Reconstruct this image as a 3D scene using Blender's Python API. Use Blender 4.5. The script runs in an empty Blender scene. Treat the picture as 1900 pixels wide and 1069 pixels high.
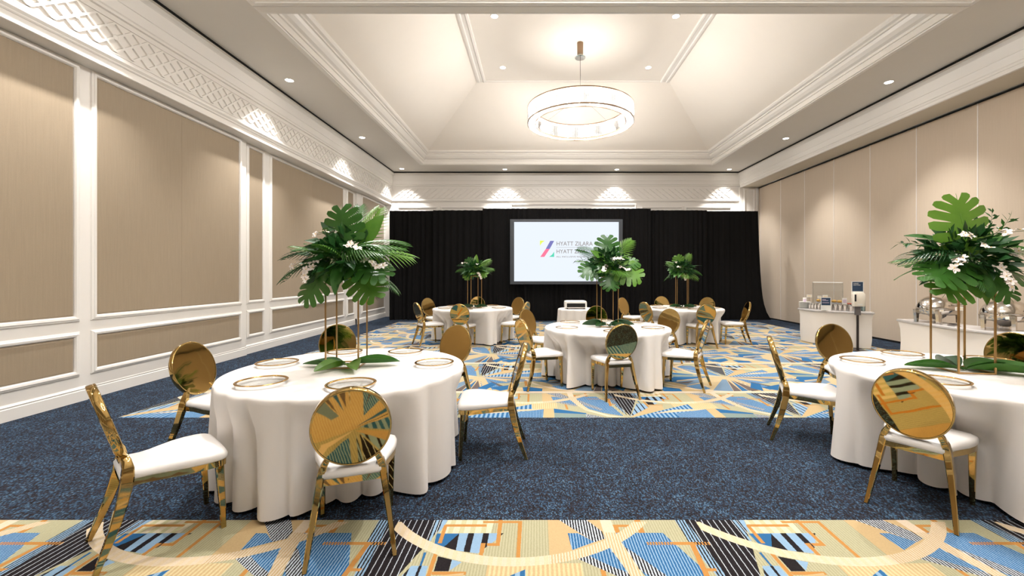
import bpy, math, random
from mathutils import Vector, Matrix
random.seed(7)
scn = bpy.context.scene
COL = scn.collection
PI = math.pi

# ------------------------------------------------------------------ camera
FPX, VX, VY, EYE = 790.0, 995.5, 510.0, 1.535
cam = bpy.data.cameras.new('camera')
cam.sensor_width = 36.0
cam.lens = 36.0 * FPX / 1900.0
cam.shift_x = (950.0 - VX) / 1900.0
cam.shift_y = -(534.5 - VY) / 1900.0
cam.clip_start = 0.05
co = bpy.data.objects.new('camera', cam)
co.location = (0, 0, EYE)
co.rotation_euler = (PI / 2, 0, 0)
COL.objects.link(co)
scn.camera = co

# ------------------------------------------------------------------ world, exposure
w = bpy.data.worlds.new('world')
scn.world = w
w.use_nodes = True
w.node_tree.nodes['Background'].inputs[0].default_value = (0.8, 0.85, 1, 1)
w.node_tree.nodes['Background'].inputs[1].default_value = 0.3
scn.view_settings.view_transform = 'Standard'
scn.view_settings.look = 'None'
scn.view_settings.gamma = 1
scn.view_settings.use_curve_mapping = False
scn.view_settings.exposure = 0.5
scn.cycles.max_bounces = 8
scn.cycles.diffuse_bounces = 4
scn.cycles.glossy_bounces = 5
scn.cycles.transmission_bounces = 8
scn.cycles.transparent_max_bounces = 12
scn.cycles.caustics_reflective = False
scn.cycles.caustics_refractive = False
scn.cycles.sample_clamp_indirect = 4.0
scn.cycles.use_denoising = True

SPOT_W = 95.0       # each recessed downlight
CHAND_W = 74.0       # each of the lamps in a chandelier

# ------------------------------------------------------------------ geometry constants
XL, XLA, XLB = -5.30, -5.55, -5.62           # frieze face, panel wall planes on the left
XR = 8.11                                    # folding partition on the right
XH = 7.465                                   # header face on the right
YB, YF = 15.6, -7.5                          # back wall, wall behind the camera
ZC = EYE + 3.75                              # soffit height
ZH = 4.73                                    # underside of the right header
CXL, CXR, CYN, CYF = -3.84, 5.92, 6.0, 14.30  # coffer in view
CO2 = -8.5                                   # shift in y to the coffer behind the camera
ROOMX = 1.04

# ------------------------------------------------------------------ node helpers
def lin(c):
    return tuple(((v / 255.0) / 12.92 if v / 255.0 <= 0.04045 else (((v / 255.0) + 0.055) / 1.055) ** 2.4) for v in c) + (1.0,)

class NT:
    def __init__(self, name):
        self.m = bpy.data.materials.new(name)
        self.m.use_nodes = True
        self.t = self.m.node_tree
        self.b = self.t.nodes['Principled BSDF']
        self.out = self.t.nodes['Material Output']
    def n(self, typ, **kw):
        nd = self.t.nodes.new(typ)
        for k, v in kw.items():
            setattr(nd, k, v)
        return nd
    def put(self, sock, v):
        if isinstance(v, bpy.types.NodeSocket):
            self.t.links.new(v, sock)
        else:
            sock.default_value = v
    def math(self, op, a, b=None, c=None):
        nd = self.n('ShaderNodeMath', operation=op)
        self.put(nd.inputs[0], a)
        if b is not None: self.put(nd.inputs[1], b)
        if c is not None: self.put(nd.inputs[2], c)
        return nd.outputs[0]
    def vec(self, op, a, b=None):
        nd = self.n('ShaderNodeVectorMath', operation=op)
        self.put(nd.inputs[0], a)
        if b is not None: self.put(nd.inputs[1], b)
        return nd.outputs[1] if op in ('DOT_PRODUCT', 'LENGTH', 'DISTANCE') else nd.outputs[0]
    def mix(self, f, a, b):
        nd = self.n('ShaderNodeMix', data_type='RGBA')
        self.put(nd.inputs[0], f); self.put(nd.inputs[6], a); self.put(nd.inputs[7], b)
        return nd.outputs[2]
    def noise(self, vec, scale, detail=2.0, rough=0.5):
        nd = self.n('ShaderNodeTexNoise')
        if vec is not None: self.put(nd.inputs['Vector'], vec)
        nd.inputs['Scale'].default_value = scale
        nd.inputs['Detail'].default_value = detail
        nd.inputs['Roughness'].default_value = rough
        return nd.outputs[0]
    def obj(self):
        return self.n('ShaderNodeTexCoord').outputs['Object']
    def pos(self):
        return self.n('ShaderNodeNewGeometry').outputs['Position']
    def ramp(self, f, stops, interp='LINEAR'):
        nd = self.n('ShaderNodeValToRGB')
        nd.color_ramp.interpolation = interp
        e = nd.color_ramp.elements
        while len(e) < len(stops): e.new(0.5)
        for i, (p, c) in enumerate(stops):
            e[i].position = p; e[i].color = c
        self.put(nd.inputs[0], f)
        return nd.outputs[0]
    def bump(self, h, strength=0.2, dist=0.005):
        nd = self.n('ShaderNodeBump')
        nd.inputs['Strength'].default_value = strength
        nd.inputs['Distance'].default_value = dist
        self.put(nd.inputs['Height'], h)
        self.put(self.b.inputs['Normal'], nd.outputs[0])
    def set(self, **kw):
        names = dict(color='Base Color', rough='Roughness', metal='Metallic', spec='Specular IOR Level', trans='Transmission Weight',
                     ior='IOR', alpha='Alpha', emit='Emission Color', es='Emission Strength', coat='Coat Weight', sheen='Sheen Weight', sub='Subsurface Weight')
        for k, v in kw.items():
            self.put(self.b.inputs[names[k]], v)
        return self.m

MAT = {}
def paint(key, c, rough=0.45, var=0.03, scale=3.0, metal=0.0, spec=0.5, bump=0.0, coat=0.0):
    t = NT(key)
    p = t.obj()
    n = t.noise(p, scale, 3.0)
    a = lin(c); d = tuple(min(1, v * (1 - var * 2)) for v in a[:3]) + (1,)
    t.set(color=t.mix(n, d, a), rough=rough, metal=metal, spec=spec, coat=coat)
    if bump: t.bump(t.noise(p, scale * 40, 2.0), bump, 0.002)
    MAT[key] = t.m
    return t.m

paint('trim_white', (234, 229, 222), 0.38, 0.006, 1.0)
paint('ceiling_paint', (222, 216, 207), 0.7, 0.015)
paint('tray_paint', (236, 228, 217), 0.75, 0.015)
paint('header_paint', (214, 204, 186), 0.6, 0.02)
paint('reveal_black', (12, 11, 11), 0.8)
paint('cloth_white', (240, 234, 228), 0.85, 0.02, 1.5, bump=0.08)
paint('seat_white', (244, 240, 236), 0.28, 0.01)
paint('counter_skirt', (232, 224, 214), 0.8, 0.02, 1.0)
paint('counter_top', (196, 190, 186), 0.25, 0.08, 14.0)
paint('drape_black', (17, 16, 16), 0.95, 0.15, 2.0, spec=0.15, bump=0.05)
paint('screen_border', (52, 56, 62), 0.5)
paint('plastic_white', (240, 238, 232), 0.35)
paint('plastic_cream', (238, 230, 214), 0.4)
paint('plastic_black', (22, 22, 24), 0.4)
paint('navy_print', (30, 56, 84), 0.5)
paint('pole_dark', (58, 52, 50), 0.4, metal=0.6)
paint('bracket_grey', (112, 108, 108), 0.4, metal=0.4)
paint('bread', (226, 172, 84), 0.7, 0.15, 60)
paint('lid_red', (170, 84, 60), 0.5)
paint('card_print', (214, 196, 214), 0.6)
paint('card_tan', (238, 220, 186), 0.6)
paint('brushed_bronze', (150, 124, 100), 0.4, metal=0.8)
paint('wire_dark', (96, 84, 76), 0.4, metal=0.7)
paint('table_wood', (150, 116, 80), 0.6, 0.1, 8)
paint('petal', (250, 240, 234), 0.5, 0.02)
paint('petal_core', (226, 190, 80), 0.5)
paint('alu', (214, 214, 214), 0.35, metal=0.85)
paint('seam_metal', (232, 226, 220), 0.35, metal=0.2)
paint('stand_gold', (184, 148, 98), 0.3, metal=1.0)
paint('rim_gold', (202, 160, 90), 0.18, metal=1.0)

def m_gold():
    t = NT('polished_gold')
    n = t.noise(t.obj(), 6.0, 2.0)
    t.set(color=t.mix(n, lin((180, 150, 92)), lin((194, 166, 108))), metal=1.0, rough=0.035)
    t.bump(t.noise(t.obj(), 9.0, 1.0), 0.035, 0.01)
    MAT['gold'] = t.m
m_gold()
def m_steel():
    t = NT('polished_steel')
    t.set(color=t.mix(t.noise(t.obj(), 8.0), lin((206, 200, 192)), lin((222, 216, 208))), metal=1.0, rough=0.12)
    MAT['steel'] = t.m
m_steel()
def m_glass(key, c, rough=0.02, ior=1.45, gloss=0.9):
    t = NT(key)
    tr = t.n('ShaderNodeBsdfTransparent'); tr.inputs[0].default_value = lin(c)
    gl = t.n('ShaderNodeBsdfGlossy'); gl.inputs['Roughness'].default_value = rough
    fr = t.n('ShaderNodeFresnel'); fr.inputs[0].default_value = ior
    mx = t.n('ShaderNodeMixShader')
    f = t.math('ADD', t.math('MULTIPLY', fr.outputs[0], gloss), t.math('MULTIPLY', t.noise(t.obj(), 5.0), 0.03))
    t.put(mx.inputs[0], f); t.put(mx.inputs[1], tr.outputs[0]); t.put(mx.inputs[2], gl.outputs[0])
    t.put(t.out.inputs['Surface'], mx.outputs[0])
    MAT[key] = t.m
m_glass('plate_glass', (250, 251, 251), 0.05, 1.45, 0.3)
m_glass('guard_glass', (244, 246, 247), 0.02, 1.35, 0.35)
m_glass('disc_glass', (214, 232, 238), 0.02, 1.5)
def m_emit(key, c, s, var=0.0):
    t = NT(key)
    e = t.n('ShaderNodeEmission')
    col = lin(c)
    if var: t.put(e.inputs[0], t.mix(t.noise(t.obj(), 0.25), tuple(v * (1 - var) for v in col[:3]) + (1,), col))
    else: e.inputs[0].default_value = col
    e.inputs[1].default_value = s
    t.put(t.out.inputs['Surface'], e.outputs[0])
    MAT[key] = t.m
m_emit('lamp_lens', (255, 250, 240), 14.0)
m_emit('bulb_glow', (255, 240, 222), 8.0)
m_emit('screen_light', (238, 246, 255), 0.74, 0.05)
m_emit('logo_grey', (140, 128, 122), 0.8)
m_emit('logo_lime', (206, 220, 90), 1.0)
m_emit('logo_teal', (80, 190, 160), 1.0)
m_emit('logo_pink', (236, 110, 140), 1.0)
m_emit('logo_violet', (112, 112, 168), 1.0)
def m_crystal():
    t = NT('crystal')
    tl = t.n('ShaderNodeBsdfTranslucent'); tl.inputs[0].default_value = (0.17, 0.166, 0.16, 1)
    tr = t.n('ShaderNodeBsdfTransparent'); tr.inputs[0].default_value = (0.97, 0.96, 0.95, 1)
    gl = t.n('ShaderNodeBsdfGlossy'); gl.inputs['Roughness'].default_value = 0.08
    a = t.n('ShaderNodeMixShader'); a.inputs[0].default_value = 0.62
    t.put(a.inputs[1], tl.outputs[0]); t.put(a.inputs[2], tr.outputs[0])
    b = t.n('ShaderNodeMixShader'); t.put(b.inputs[0], t.math('MULTIPLY', t.noise(t.obj(), 20.0), 0.12))
    t.put(b.inputs[1], a.outputs[0]); t.put(b.inputs[2], gl.outputs[0])
    t.put(t.out.inputs['Surface'], b.outputs[0])
    MAT['crystal'] = t.m
m_crystal()
def m_leaf(key, c1, c2, rough=0.35):
    t = NT(key)
    r = t.n('ShaderNodeObjectInfo').outputs['Random']
    n = t.noise(t.obj(), 9.0, 3.0)
    f = t.math('ADD', t.math('MULTIPLY', r, 0.6), t.math('MULTIPLY', n, 0.4))
    c = t.mix(f, lin(c1), lin(c2))
    t.set(color=c, rough=rough, spec=0.4)
    tl = t.n('ShaderNodeBsdfTranslucent'); t.put(tl.inputs[0], c)
    mx = t.n('ShaderNodeMixShader'); mx.inputs[0].default_value = 0.2
    t.put(mx.inputs[1], t.b.outputs[0]); t.put(mx.inputs[2], tl.outputs[0])
    t.put(t.out.inputs['Surface'], mx.outputs[0])
    MAT[key] = t.m
m_leaf('leaf_mid', (30, 74, 26), (66, 114, 38))
m_leaf('leaf_bright', (64, 112, 34), (106, 146, 52))
m_leaf('leaf_dark', (16, 48, 22), (40, 86, 36), 0.4)
m_leaf('stem_green', (60, 100, 40), (90, 130, 60), 0.5)

def m_fabric(key, c1, c2, rough, sx):
    t = NT(key)
    p = t.pos()
    sc = t.vec('MULTIPLY', p, (1.0, 30.0, 1.2) if sx else (30.0, 30.0, 1.2))
    n = t.noise(sc, 2.0, 3.0, 0.6)
    fine = t.noise(p, 260.0, 1.0)
    f = t.math('ADD', t.math('MULTIPLY', n, 0.55), t.math('MULTIPLY', fine, 0.45))
    t.set(color=t.mix(f, lin(c1), lin(c2)), rough=rough, spec=0.35, sheen=0.15)
    t.bump(fine, 0.25, 0.003)
    MAT[key] = t.m
m_fabric('wall_fabric', (134, 118, 97), (165, 147, 122), 0.5, True)
m_fabric('partition_vinyl', (184, 167, 147), (202, 185, 164), 0.75, False)

# ------------------------------------------------------------------ carpets
def m_blue():
    t = NT('carpet_blue')
    p = t.pos()
    st = t.n('ShaderNodeTexWhiteNoise', noise_dimensions='2D')
    cell = t.vec('FLOOR', t.vec('MULTIPLY', p, (130.0, 90.0, 0.0)))
    t.put(st.inputs['Vector'], cell)
    big = t.noise(p, 5.0, 5.0, 0.75)
    f = t.math('ADD', t.math('MULTIPLY', st.outputs[0], 0.62), t.math('MULTIPLY', big, 0.42))
    c = t.ramp(f, [(0.24, lin((25, 23, 26))), (0.46, lin((44, 40, 44))), (0.60, lin((38, 48, 63))), (0.77, lin((54, 78, 101))), (0.94, lin((102, 128, 147)))])
    t.set(color=c, rough=0.95, spec=0.1)
    t.bump(st.outputs[0], 0.5, 0.004)
    MAT['carpet_blue'] = t.m
m_blue()

PER, QER = 1.85, 1.83
K, Wh, Ol, Ol2 = lin((32, 28, 30)), lin((196, 204, 210)), lin((182, 179, 146)), lin((168, 163, 128))
Cr, Go, Or, Lb, Bl = lin((220, 203, 176)), lin((198, 172, 126)), lin((188, 134, 70)), lin((142, 174, 200)), lin((46, 102, 148))
Gb, Br, Gg = lin((116, 140, 160)), lin((102, 92, 88)), lin((132, 148, 140))
TILE = [  # (fill, convex outline in metres inside one repeat), painted in this order
 ('gold', [(0.93, 0.55), (0.93, 0.93), (1.26, 0.93), (1.26, 0.55)]),
 ('goldstripe', [(0.60, 0.30), (0.60, 0.52), (1.10, 0.52), (1.10, 0.30)]),
 ('cream', [(0.0, 1.00), (0.0, 1.83), (1.85, 1.83), (1.85, 1.00)]),
 ('gold', [(0.94, 0.95), (0.94, 1.30), (1.25, 1.20), (1.25, 0.95)]),
 ('bluesolid', [(0.66, 1.30), (0.94, 1.168), (0.93, 0.948), (0.70, 0.95)]),
 ('greyblue', [(1.738, 1.679), (1.792, 1.666), (1.606, 1.03), (1.325, 1.03)]),
 ('brown', [(1.793, 1.639), (1.714, 1.03), (1.612, 1.03)]),
 ('bluesolid', [(1.84, 1.639), (1.816, 1.03), (1.721, 1.03)]),
 ('brown', [(1.861, 1.612), (1.97, 1.078), (1.822, 1.03)]),
 ('hatch', [(1.90, 1.60), (2.02, 1.03), (1.98, 1.06)]),
 ('bluestripe', [(1.95, 1.74), (2.40, 1.45), (2.35, 1.22), (2.12, 1.10)]),
 ('brown', [(1.99, 1.66), (2.30, 1.24), (2.24, 1.20)]),
 ('bluesolid', [(1.86, 1.82), (2.90, 1.62), (2.86, 1.50), (2.05, 1.76)]),
 ('black', [(1.86, 1.83), (2.95, 1.71), (2.95, 1.675)]),
 ('bluesolid', [(1.093, 1.86), (1.60, 1.83), (1.445, 1.748), (1.003, 1.60), (0.98, 1.70)]),
 ('black', [(1.02, 1.60), (1.62, 1.79), (1.46, 1.735)]),
 ('greyblue', [(0.42, 1.62), (0.98, 1.70), (0.90, 1.58), (0.45, 1.50)]),
 ('olive', [(0.30, 1.44), (0.90, 1.54), (0.92, 1.30), (0.50, 1.18)]),
 ('bluesolid', [(0.22, 1.22), (0.62, 1.42), (0.60, 1.22), (0.38, 1.05)]),
 ('orange', [(0.68, 1.58), (0.72, 1.58), (0.74, 1.30), (0.70, 1.30)]),
 ('greyblue', [(0.95, 1.52), (1.40, 1.70), (1.36, 1.50), (1.10, 1.34)]),
 ('brown', [(0.98, 1.46), (1.30, 1.60), (1.16, 1.45)]),
 ('bluesolid', [(0.06, 1.20), (0.22, 1.50), (0.30, 1.40), (0.16, 1.05)]),
 ('hatch', [(0.62, 1.66), (0.96, 1.76), (0.98, 1.68), (0.66, 1.60)]),
 ('bluestripe', [(1.06, 1.30), (1.30, 1.42), (1.36, 1.16), (1.20, 1.08)]),
 ('creamplain', [(0.0, 0.955), (0.0, 1.03), (1.85, 1.03), (1.85, 0.955)]),
 ('blackline', [(-0.125, 0.95), (0.309, 0.95), (0.223, 0.64), (0.013, 0.0), (-0.085, 0.72)]),
 ('finewhite', [(-0.125, 0.95), (-0.06, 0.95), (0.005, 0.05), (-0.03, 0.20), (-0.115, 0.68)]),
 ('lightblue', [(0.235, 0.93), (0.252, 0.93), (0.251, 0.713), (0.239, 0.701)]),
 ('lightblue', [(0.272, 0.93), (0.309, 0.93), (0.284, 0.8), (0.273, 0.781)]),
 ('widecream', [(0.317, 0.955), (0.60, 0.955), (0.587, 0.781), (0.281, 0.781)]),
 ('bluesolid', [(0.269, 0.781), (0.401, 0.781), (0.336, 0.654), (0.276, 0.689)]),
 ('black', [(0.401, 0.781), (0.411, 0.625), (0.336, 0.654)]),
 ('barstripe', [(0.401, 0.784), (0.677, 0.784), (0.606, 0.692), (0.545, 0.598), (0.411, 0.625)]),
 ('orange', [(0.30, 0.873), (0.553, 0.873), (0.555, 0.849), (0.303, 0.849)]),
 ('orange', [(0.293, 0.866), (0.315, 0.866), (0.318, 0.689), (0.295, 0.689)]),
 ('orange', [(0.526, 0.908), (0.771, 0.908), (0.771, 0.887), (0.529, 0.887)]),
 ('orange', [(0.746, 0.908), (0.771, 0.908), (0.771, 0.565), (0.749, 0.565)]),
 ('orange', [(0.622, 0.93), (0.648, 0.93), (0.651, 0.665), (0.628, 0.665)]),
 ('orange', [(0.576, 0.69), (0.647, 0.69), (0.649, 0.665), (0.579, 0.665)]),
 ('orange', [(0.541, 0.69), (0.57, 0.69), (0.566, 0.576), (0.545, 0.576)]),
 ('olive', [(0.221, 0.64), (0.40, 0.58), (0.40, 0.34), (0.10, 0.26)]),
 ('black', [(0.324, 0.576), (0.404, 0.549), (0.405, 0.459), (0.328, 0.459)]),
 ('lightblue', [(0.404, 0.549), (0.461, 0.529), (0.408, 0.463)]),
 ('orange', [(0.294, 0.598), (0.316, 0.598), (0.321, 0.36), (0.299, 0.36)]),
 ('orange', [(0.319, 0.456), (0.496, 0.456), (0.498, 0.432), (0.322, 0.432)]),
 ('bluesolid', [(0.237, 0.609), (0.252, 0.609), (0.254, 0.483), (0.243, 0.483)]),
 ('lbstripe', [(0.20, 0.50), (0.287, 0.50), (0.30, 0.344), (0.031, 0.03)]),
 ('gold', [(0.013, 0.015), (0.375, 0.429), (0.487, 0.447), (0.463, 0.278), (0.088, 0.044)]),
 ('wideblue', [(0.011, 0.0), (0.557, 0.327), (0.801, 0.482), (0.812, 0.294), (0.56, 0.0)]),
 ('creamstripe', [(0.30, 0.13), (0.568, 0.268), (0.90, 0.302), (0.94, 0.27), (0.58, 0.19)]),
 ('bluestripe', [(0.56, 0.15), (0.942, 0.285), (0.93, 0.0), (0.547, 0.0)]),
 ('gold', [(0.942, 0.30), (1.053, 0.311), (1.05, 0.0), (0.936, 0.0)]),
 ('bluesolid', [(1.058, 0.311), (1.413, 0.15), (1.409, 0.105), (1.058, 0.15)]),
 ('greygreen', [(1.058, 0.16), (1.409, 0.115), (1.403, 0.0), (1.053, 0.0)]),
 ('hatch', [(1.408, 0.15), (1.503, 0.074), (1.641, 0.0), (1.397, 0.0)]),
 ('orange', [(1.19, 0.50), (1.215, 0.50), (1.225, 0.28), (1.20, 0.28)]),
 ('hatch', [(0.978, 0.945), (1.158, 0.945), (1.253, 0.80), (1.258, 0.731), (1.193, 0.698)]),
 ('bluestripe', [(1.045, 0.784), (1.107, 0.784), (1.193, 0.701), (1.059, 0.628)]),
 ('hatch', [(1.075, 0.56), (1.27, 0.66), (1.36, 0.40), (1.306, 0.40), (1.157, 0.503)]),
 ('bluestripe', [(1.13, 0.575), (1.27, 0.66), (1.352, 0.42), (1.25, 0.50)]),
 ('orangeline', [(1.326, 0.87), (1.478, 0.87), (1.473, 0.846), (1.322, 0.846)]),
 ('orange', [(1.329, 0.863), (1.357, 0.863), (1.357, 0.784), (1.326, 0.784)]),
 ('orange', [(1.471, 0.945), (1.506, 0.945), (1.505, 0.784), (1.47, 0.784)]),
 ('bluestripe', [(1.326, 0.787), (1.610, 0.787), (1.72, 0.50), (1.805, 0.05), (1.36, 0.61)]),
 ('bluestripe', [(1.36, 0.62), (1.70, 0.30), (1.80, 0.05), (1.60, 0.16), (1.45, 0.30)]),
 ('hatch', [(1.355, 0.655), (1.39, 0.62), (1.62, 0.29), (1.58, 0.24), (1.393, 0.478)]),
 ('orangedash', [(1.491, 0.701), (1.63, 0.701), (1.64, 0.674), (1.484, 0.674)]),
 ('orange', [(1.63, 0.701), (1.76, 0.701), (1.77, 0.674), (1.64, 0.674)]),
 ('orangeblack', [(1.76, 0.701), (1.85, 0.701), (1.85, 0.674), (1.77, 0.674)]),
 ('orange', [(1.732, 0.674), (1.762, 0.674), (1.742, 0.40), (1.712, 0.40)]),
 ('orange', [(1.744, 0.481), (1.802, 0.481), (1.793, 0.459), (1.736, 0.459)]),
 ('creamplain', [(1.254, 0.955), (1.324, 0.955), (1.33, 0.781), (1.26, 0.781)]),
 ('creamstripe', [(1.26, 0.79), (1.33, 0.79), (1.362, 0.63), (1.28, 0.61)]),
 ('creamstripe', [(1.28, 0.625), (1.36, 0.645), (1.412, 0.40), (1.345, 0.40)]),
 ('creamstripe', [(1.345, 0.41), (1.412, 0.41), (1.48, 0.24), (1.42, 0.23)]),
 ('creamplain', [(1.42, 0.24), (1.48, 0.25), (1.66, 0.075), (1.64, 0.03)]),
 ('creamplain', [(1.62, 0.09), (1.85, 0.005), (1.62, 0.035)]),
]
PCUT = [0.0, 0.55, 1.04, 1.30, PER]; QCUT = [0.0, 0.38, 0.64, 0.96, QER]
def m_pattern(key, q0, p0_, p1_, qa_, qb_):
    t = NT(key)
    pos = t.pos()
    sep = t.n('ShaderNodeSeparateXYZ'); t.put(sep.inputs[0], pos)
    wob = t.math('MULTIPLY', t.math('SUBTRACT', t.noise(pos, 60.0, 1.0), 0.5), 0.006)
    p = t.math('FLOORED_MODULO', t.math('ADD', t.math('SUBTRACT', sep.outputs[0], 0.99), wob), PER)
    q = t.math('FLOORED_MODULO', t.math('SUBTRACT', sep.outputs[1], q0), QER)
    cmb = t.n('ShaderNodeCombineXYZ')
    t.put(cmb.inputs[0], p); t.put(cmb.inputs[1], q); cmb.inputs[2].default_value = 1.0
    V = cmb.outputs[0]
    def stripe(per, duty, off=0.0):
        return t.math('LESS_THAN', t.math('FRACT', t.math('MULTIPLY', t.math('ADD', p, off), 1.0 / per)), duty)
    SPEC = dict(olive=(0.0165, 0.45, 0, Ol, Ol2), blackline=(0.037, 0.13, 0, K, Wh), finewhite=(0.0185, 0.55, 0, K, Lb), hatch=(0.0165, 0.5, 0, K, Wh),
        bluestripe=(0.0165, 0.4, 0, Bl, Lb), goldstripe=(0.024, 0.5, 0, lin((212, 196, 150)), Go), creamstripe=(0.0165, 0.45, 0, Cr, Go),
        widecream=(0.066, 0.45, 0, lin((218, 208, 178)), lin((196, 192, 150))), barstripe=(0.0885, 0.40, -0.455, Lb, K), wideblue=(0.05, 0.5, 0, Bl, Lb),
        lbstripe=(0.06, 0.25, 0, Lb, K), orangedash=(0.0165, 0.35, 0, Or, Bl), orangeblack=(0.0185, 0.45, 0, Or, K), cream=(0.0165, 0.4, 0, lin((204, 186, 148)), lin((192, 168, 122))))
    class Fills(dict):
        def __missing__(self, k):
            per, duty, off, a, b = SPEC[k]
            self[k] = t.mix(stripe(per, duty, off), a, b)
            return self[k]
    F = Fills(gold=Go, orange=Or, orangeline=Or, lightblue=Lb, bluesolid=Bl, black=K, creamplain=Cr, greyblue=Gb, brown=Br, greygreen=Gg)
    col = F['olive']
    def arc(col, cx, cy, r0, r1, qmax, fill):
        nx_ = min(max(cx, p0_), p1_) - cx; ny_ = min(max(cy, qa_), qb_) - cy
        fx_ = max(abs(cx - p0_), abs(cx - p1_)); fy_ = max(abs(cy - qa_), abs(cy - qb_))
        if math.hypot(nx_, ny_) > r1 or math.hypot(fx_, fy_) < r0 or qa_ >= qmax: return col
        fill = fill()
        d = t.vec('DISTANCE', V, (cx, cy, 1.0))
        m = t.math('COMPARE', d, (r0 + r1) / 2, (r1 - r0) / 2)
        m = t.math('MULTIPLY', m, t.math('LESS_THAN', q, qmax))
        return t.mix(m, col, fill)
    for fill, pts in TILE:
        mx = max(a for a, b in pts); mn = min(a for a, b in pts)
        for sh in ((0.0, -PER) if mx > PER + 0.01 else (0.0, PER) if mn < -0.01 else (0.0,)):
            pp = [(a + sh, b) for a, b in pts]
            if max(a for a, b in pp) <= p0_ - 0.01 or min(a for a, b in pp) >= p1_ + 0.01: continue
            if max(b for a, b in pp) <= qa_ - 0.01 or min(b for a, b in pp) >= qb_ + 0.01: continue
            ar = sum(pp[i][0] * pp[(i + 1) % len(pp)][1] - pp[(i + 1) % len(pp)][0] * pp[i][1] for i in range(len(pp)))
            if ar < 0: pp = pp[::-1]
            acc = None
            for i in range(len(pp)):
                (x0, y0), (x1, y1) = pp[i], pp[(i + 1) % len(pp)]
                nx, ny = -(y1 - y0), (x1 - x0)
                L = math.hypot(nx, ny)
                if L < 1e-6: continue
                nx /= L; ny /= L
                dd = t.vec('DOT_PRODUCT', V, (nx, ny, -(nx * x0 + ny * y0)))
                acc = dd if acc is None else t.math('MINIMUM', acc, dd)
            col = t.mix(t.math('GREATER_THAN', acc, 0.0), col, F[fill])
    col = arc(col, 0.74, 1.503, 0.937, 1.007, 0.90, lambda: t.mix(t.math('GREATER_THAN', p, 0.93), t.mix(stripe(0.05, 0.5), Cr, lin((220, 200, 164))), F['creamstripe']))
    col = arc(col, 1.62, 1.97, 0.93, 0.975, 1.70, lambda: Cr)
    fz = t.n('ShaderNodeTexWhiteNoise', noise_dimensions='2D')
    t.put(fz.inputs['Vector'], t.vec('FLOOR', t.vec('MULTIPLY', pos, (180.0, 180.0, 0.0))))
    dk = t.n('ShaderNodeMix', data_type='RGBA', blend_type='MULTIPLY'); dk.inputs[0].default_value = 1.0
    t.put(dk.inputs[6], col); dk.inputs[7].default_value = (0.83, 0.82, 0.835, 1)
    col = t.mix(t.math('MULTIPLY', fz.outputs[0], 0.10), dk.outputs[2], lin((70, 66, 64)))
    t.set(color=col, rough=0.95, spec=0.08)
    t.bump(fz.outputs[0], 0.4, 0.003)
    MAT[key] = t.m
PATM = []
for nm, q0 in (('near', 1.745), ('far', 4.575)):
    for j in range(len(QCUT) - 1):
        for i in range(len(PCUT) - 1):
            key = 'carpet_pattern_%s_%d%d' % (nm, j, i)
            m_pattern(key, q0, PCUT[i], PCUT[i + 1], QCUT[j], QCUT[j + 1])
            PATM.append(key)

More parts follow.
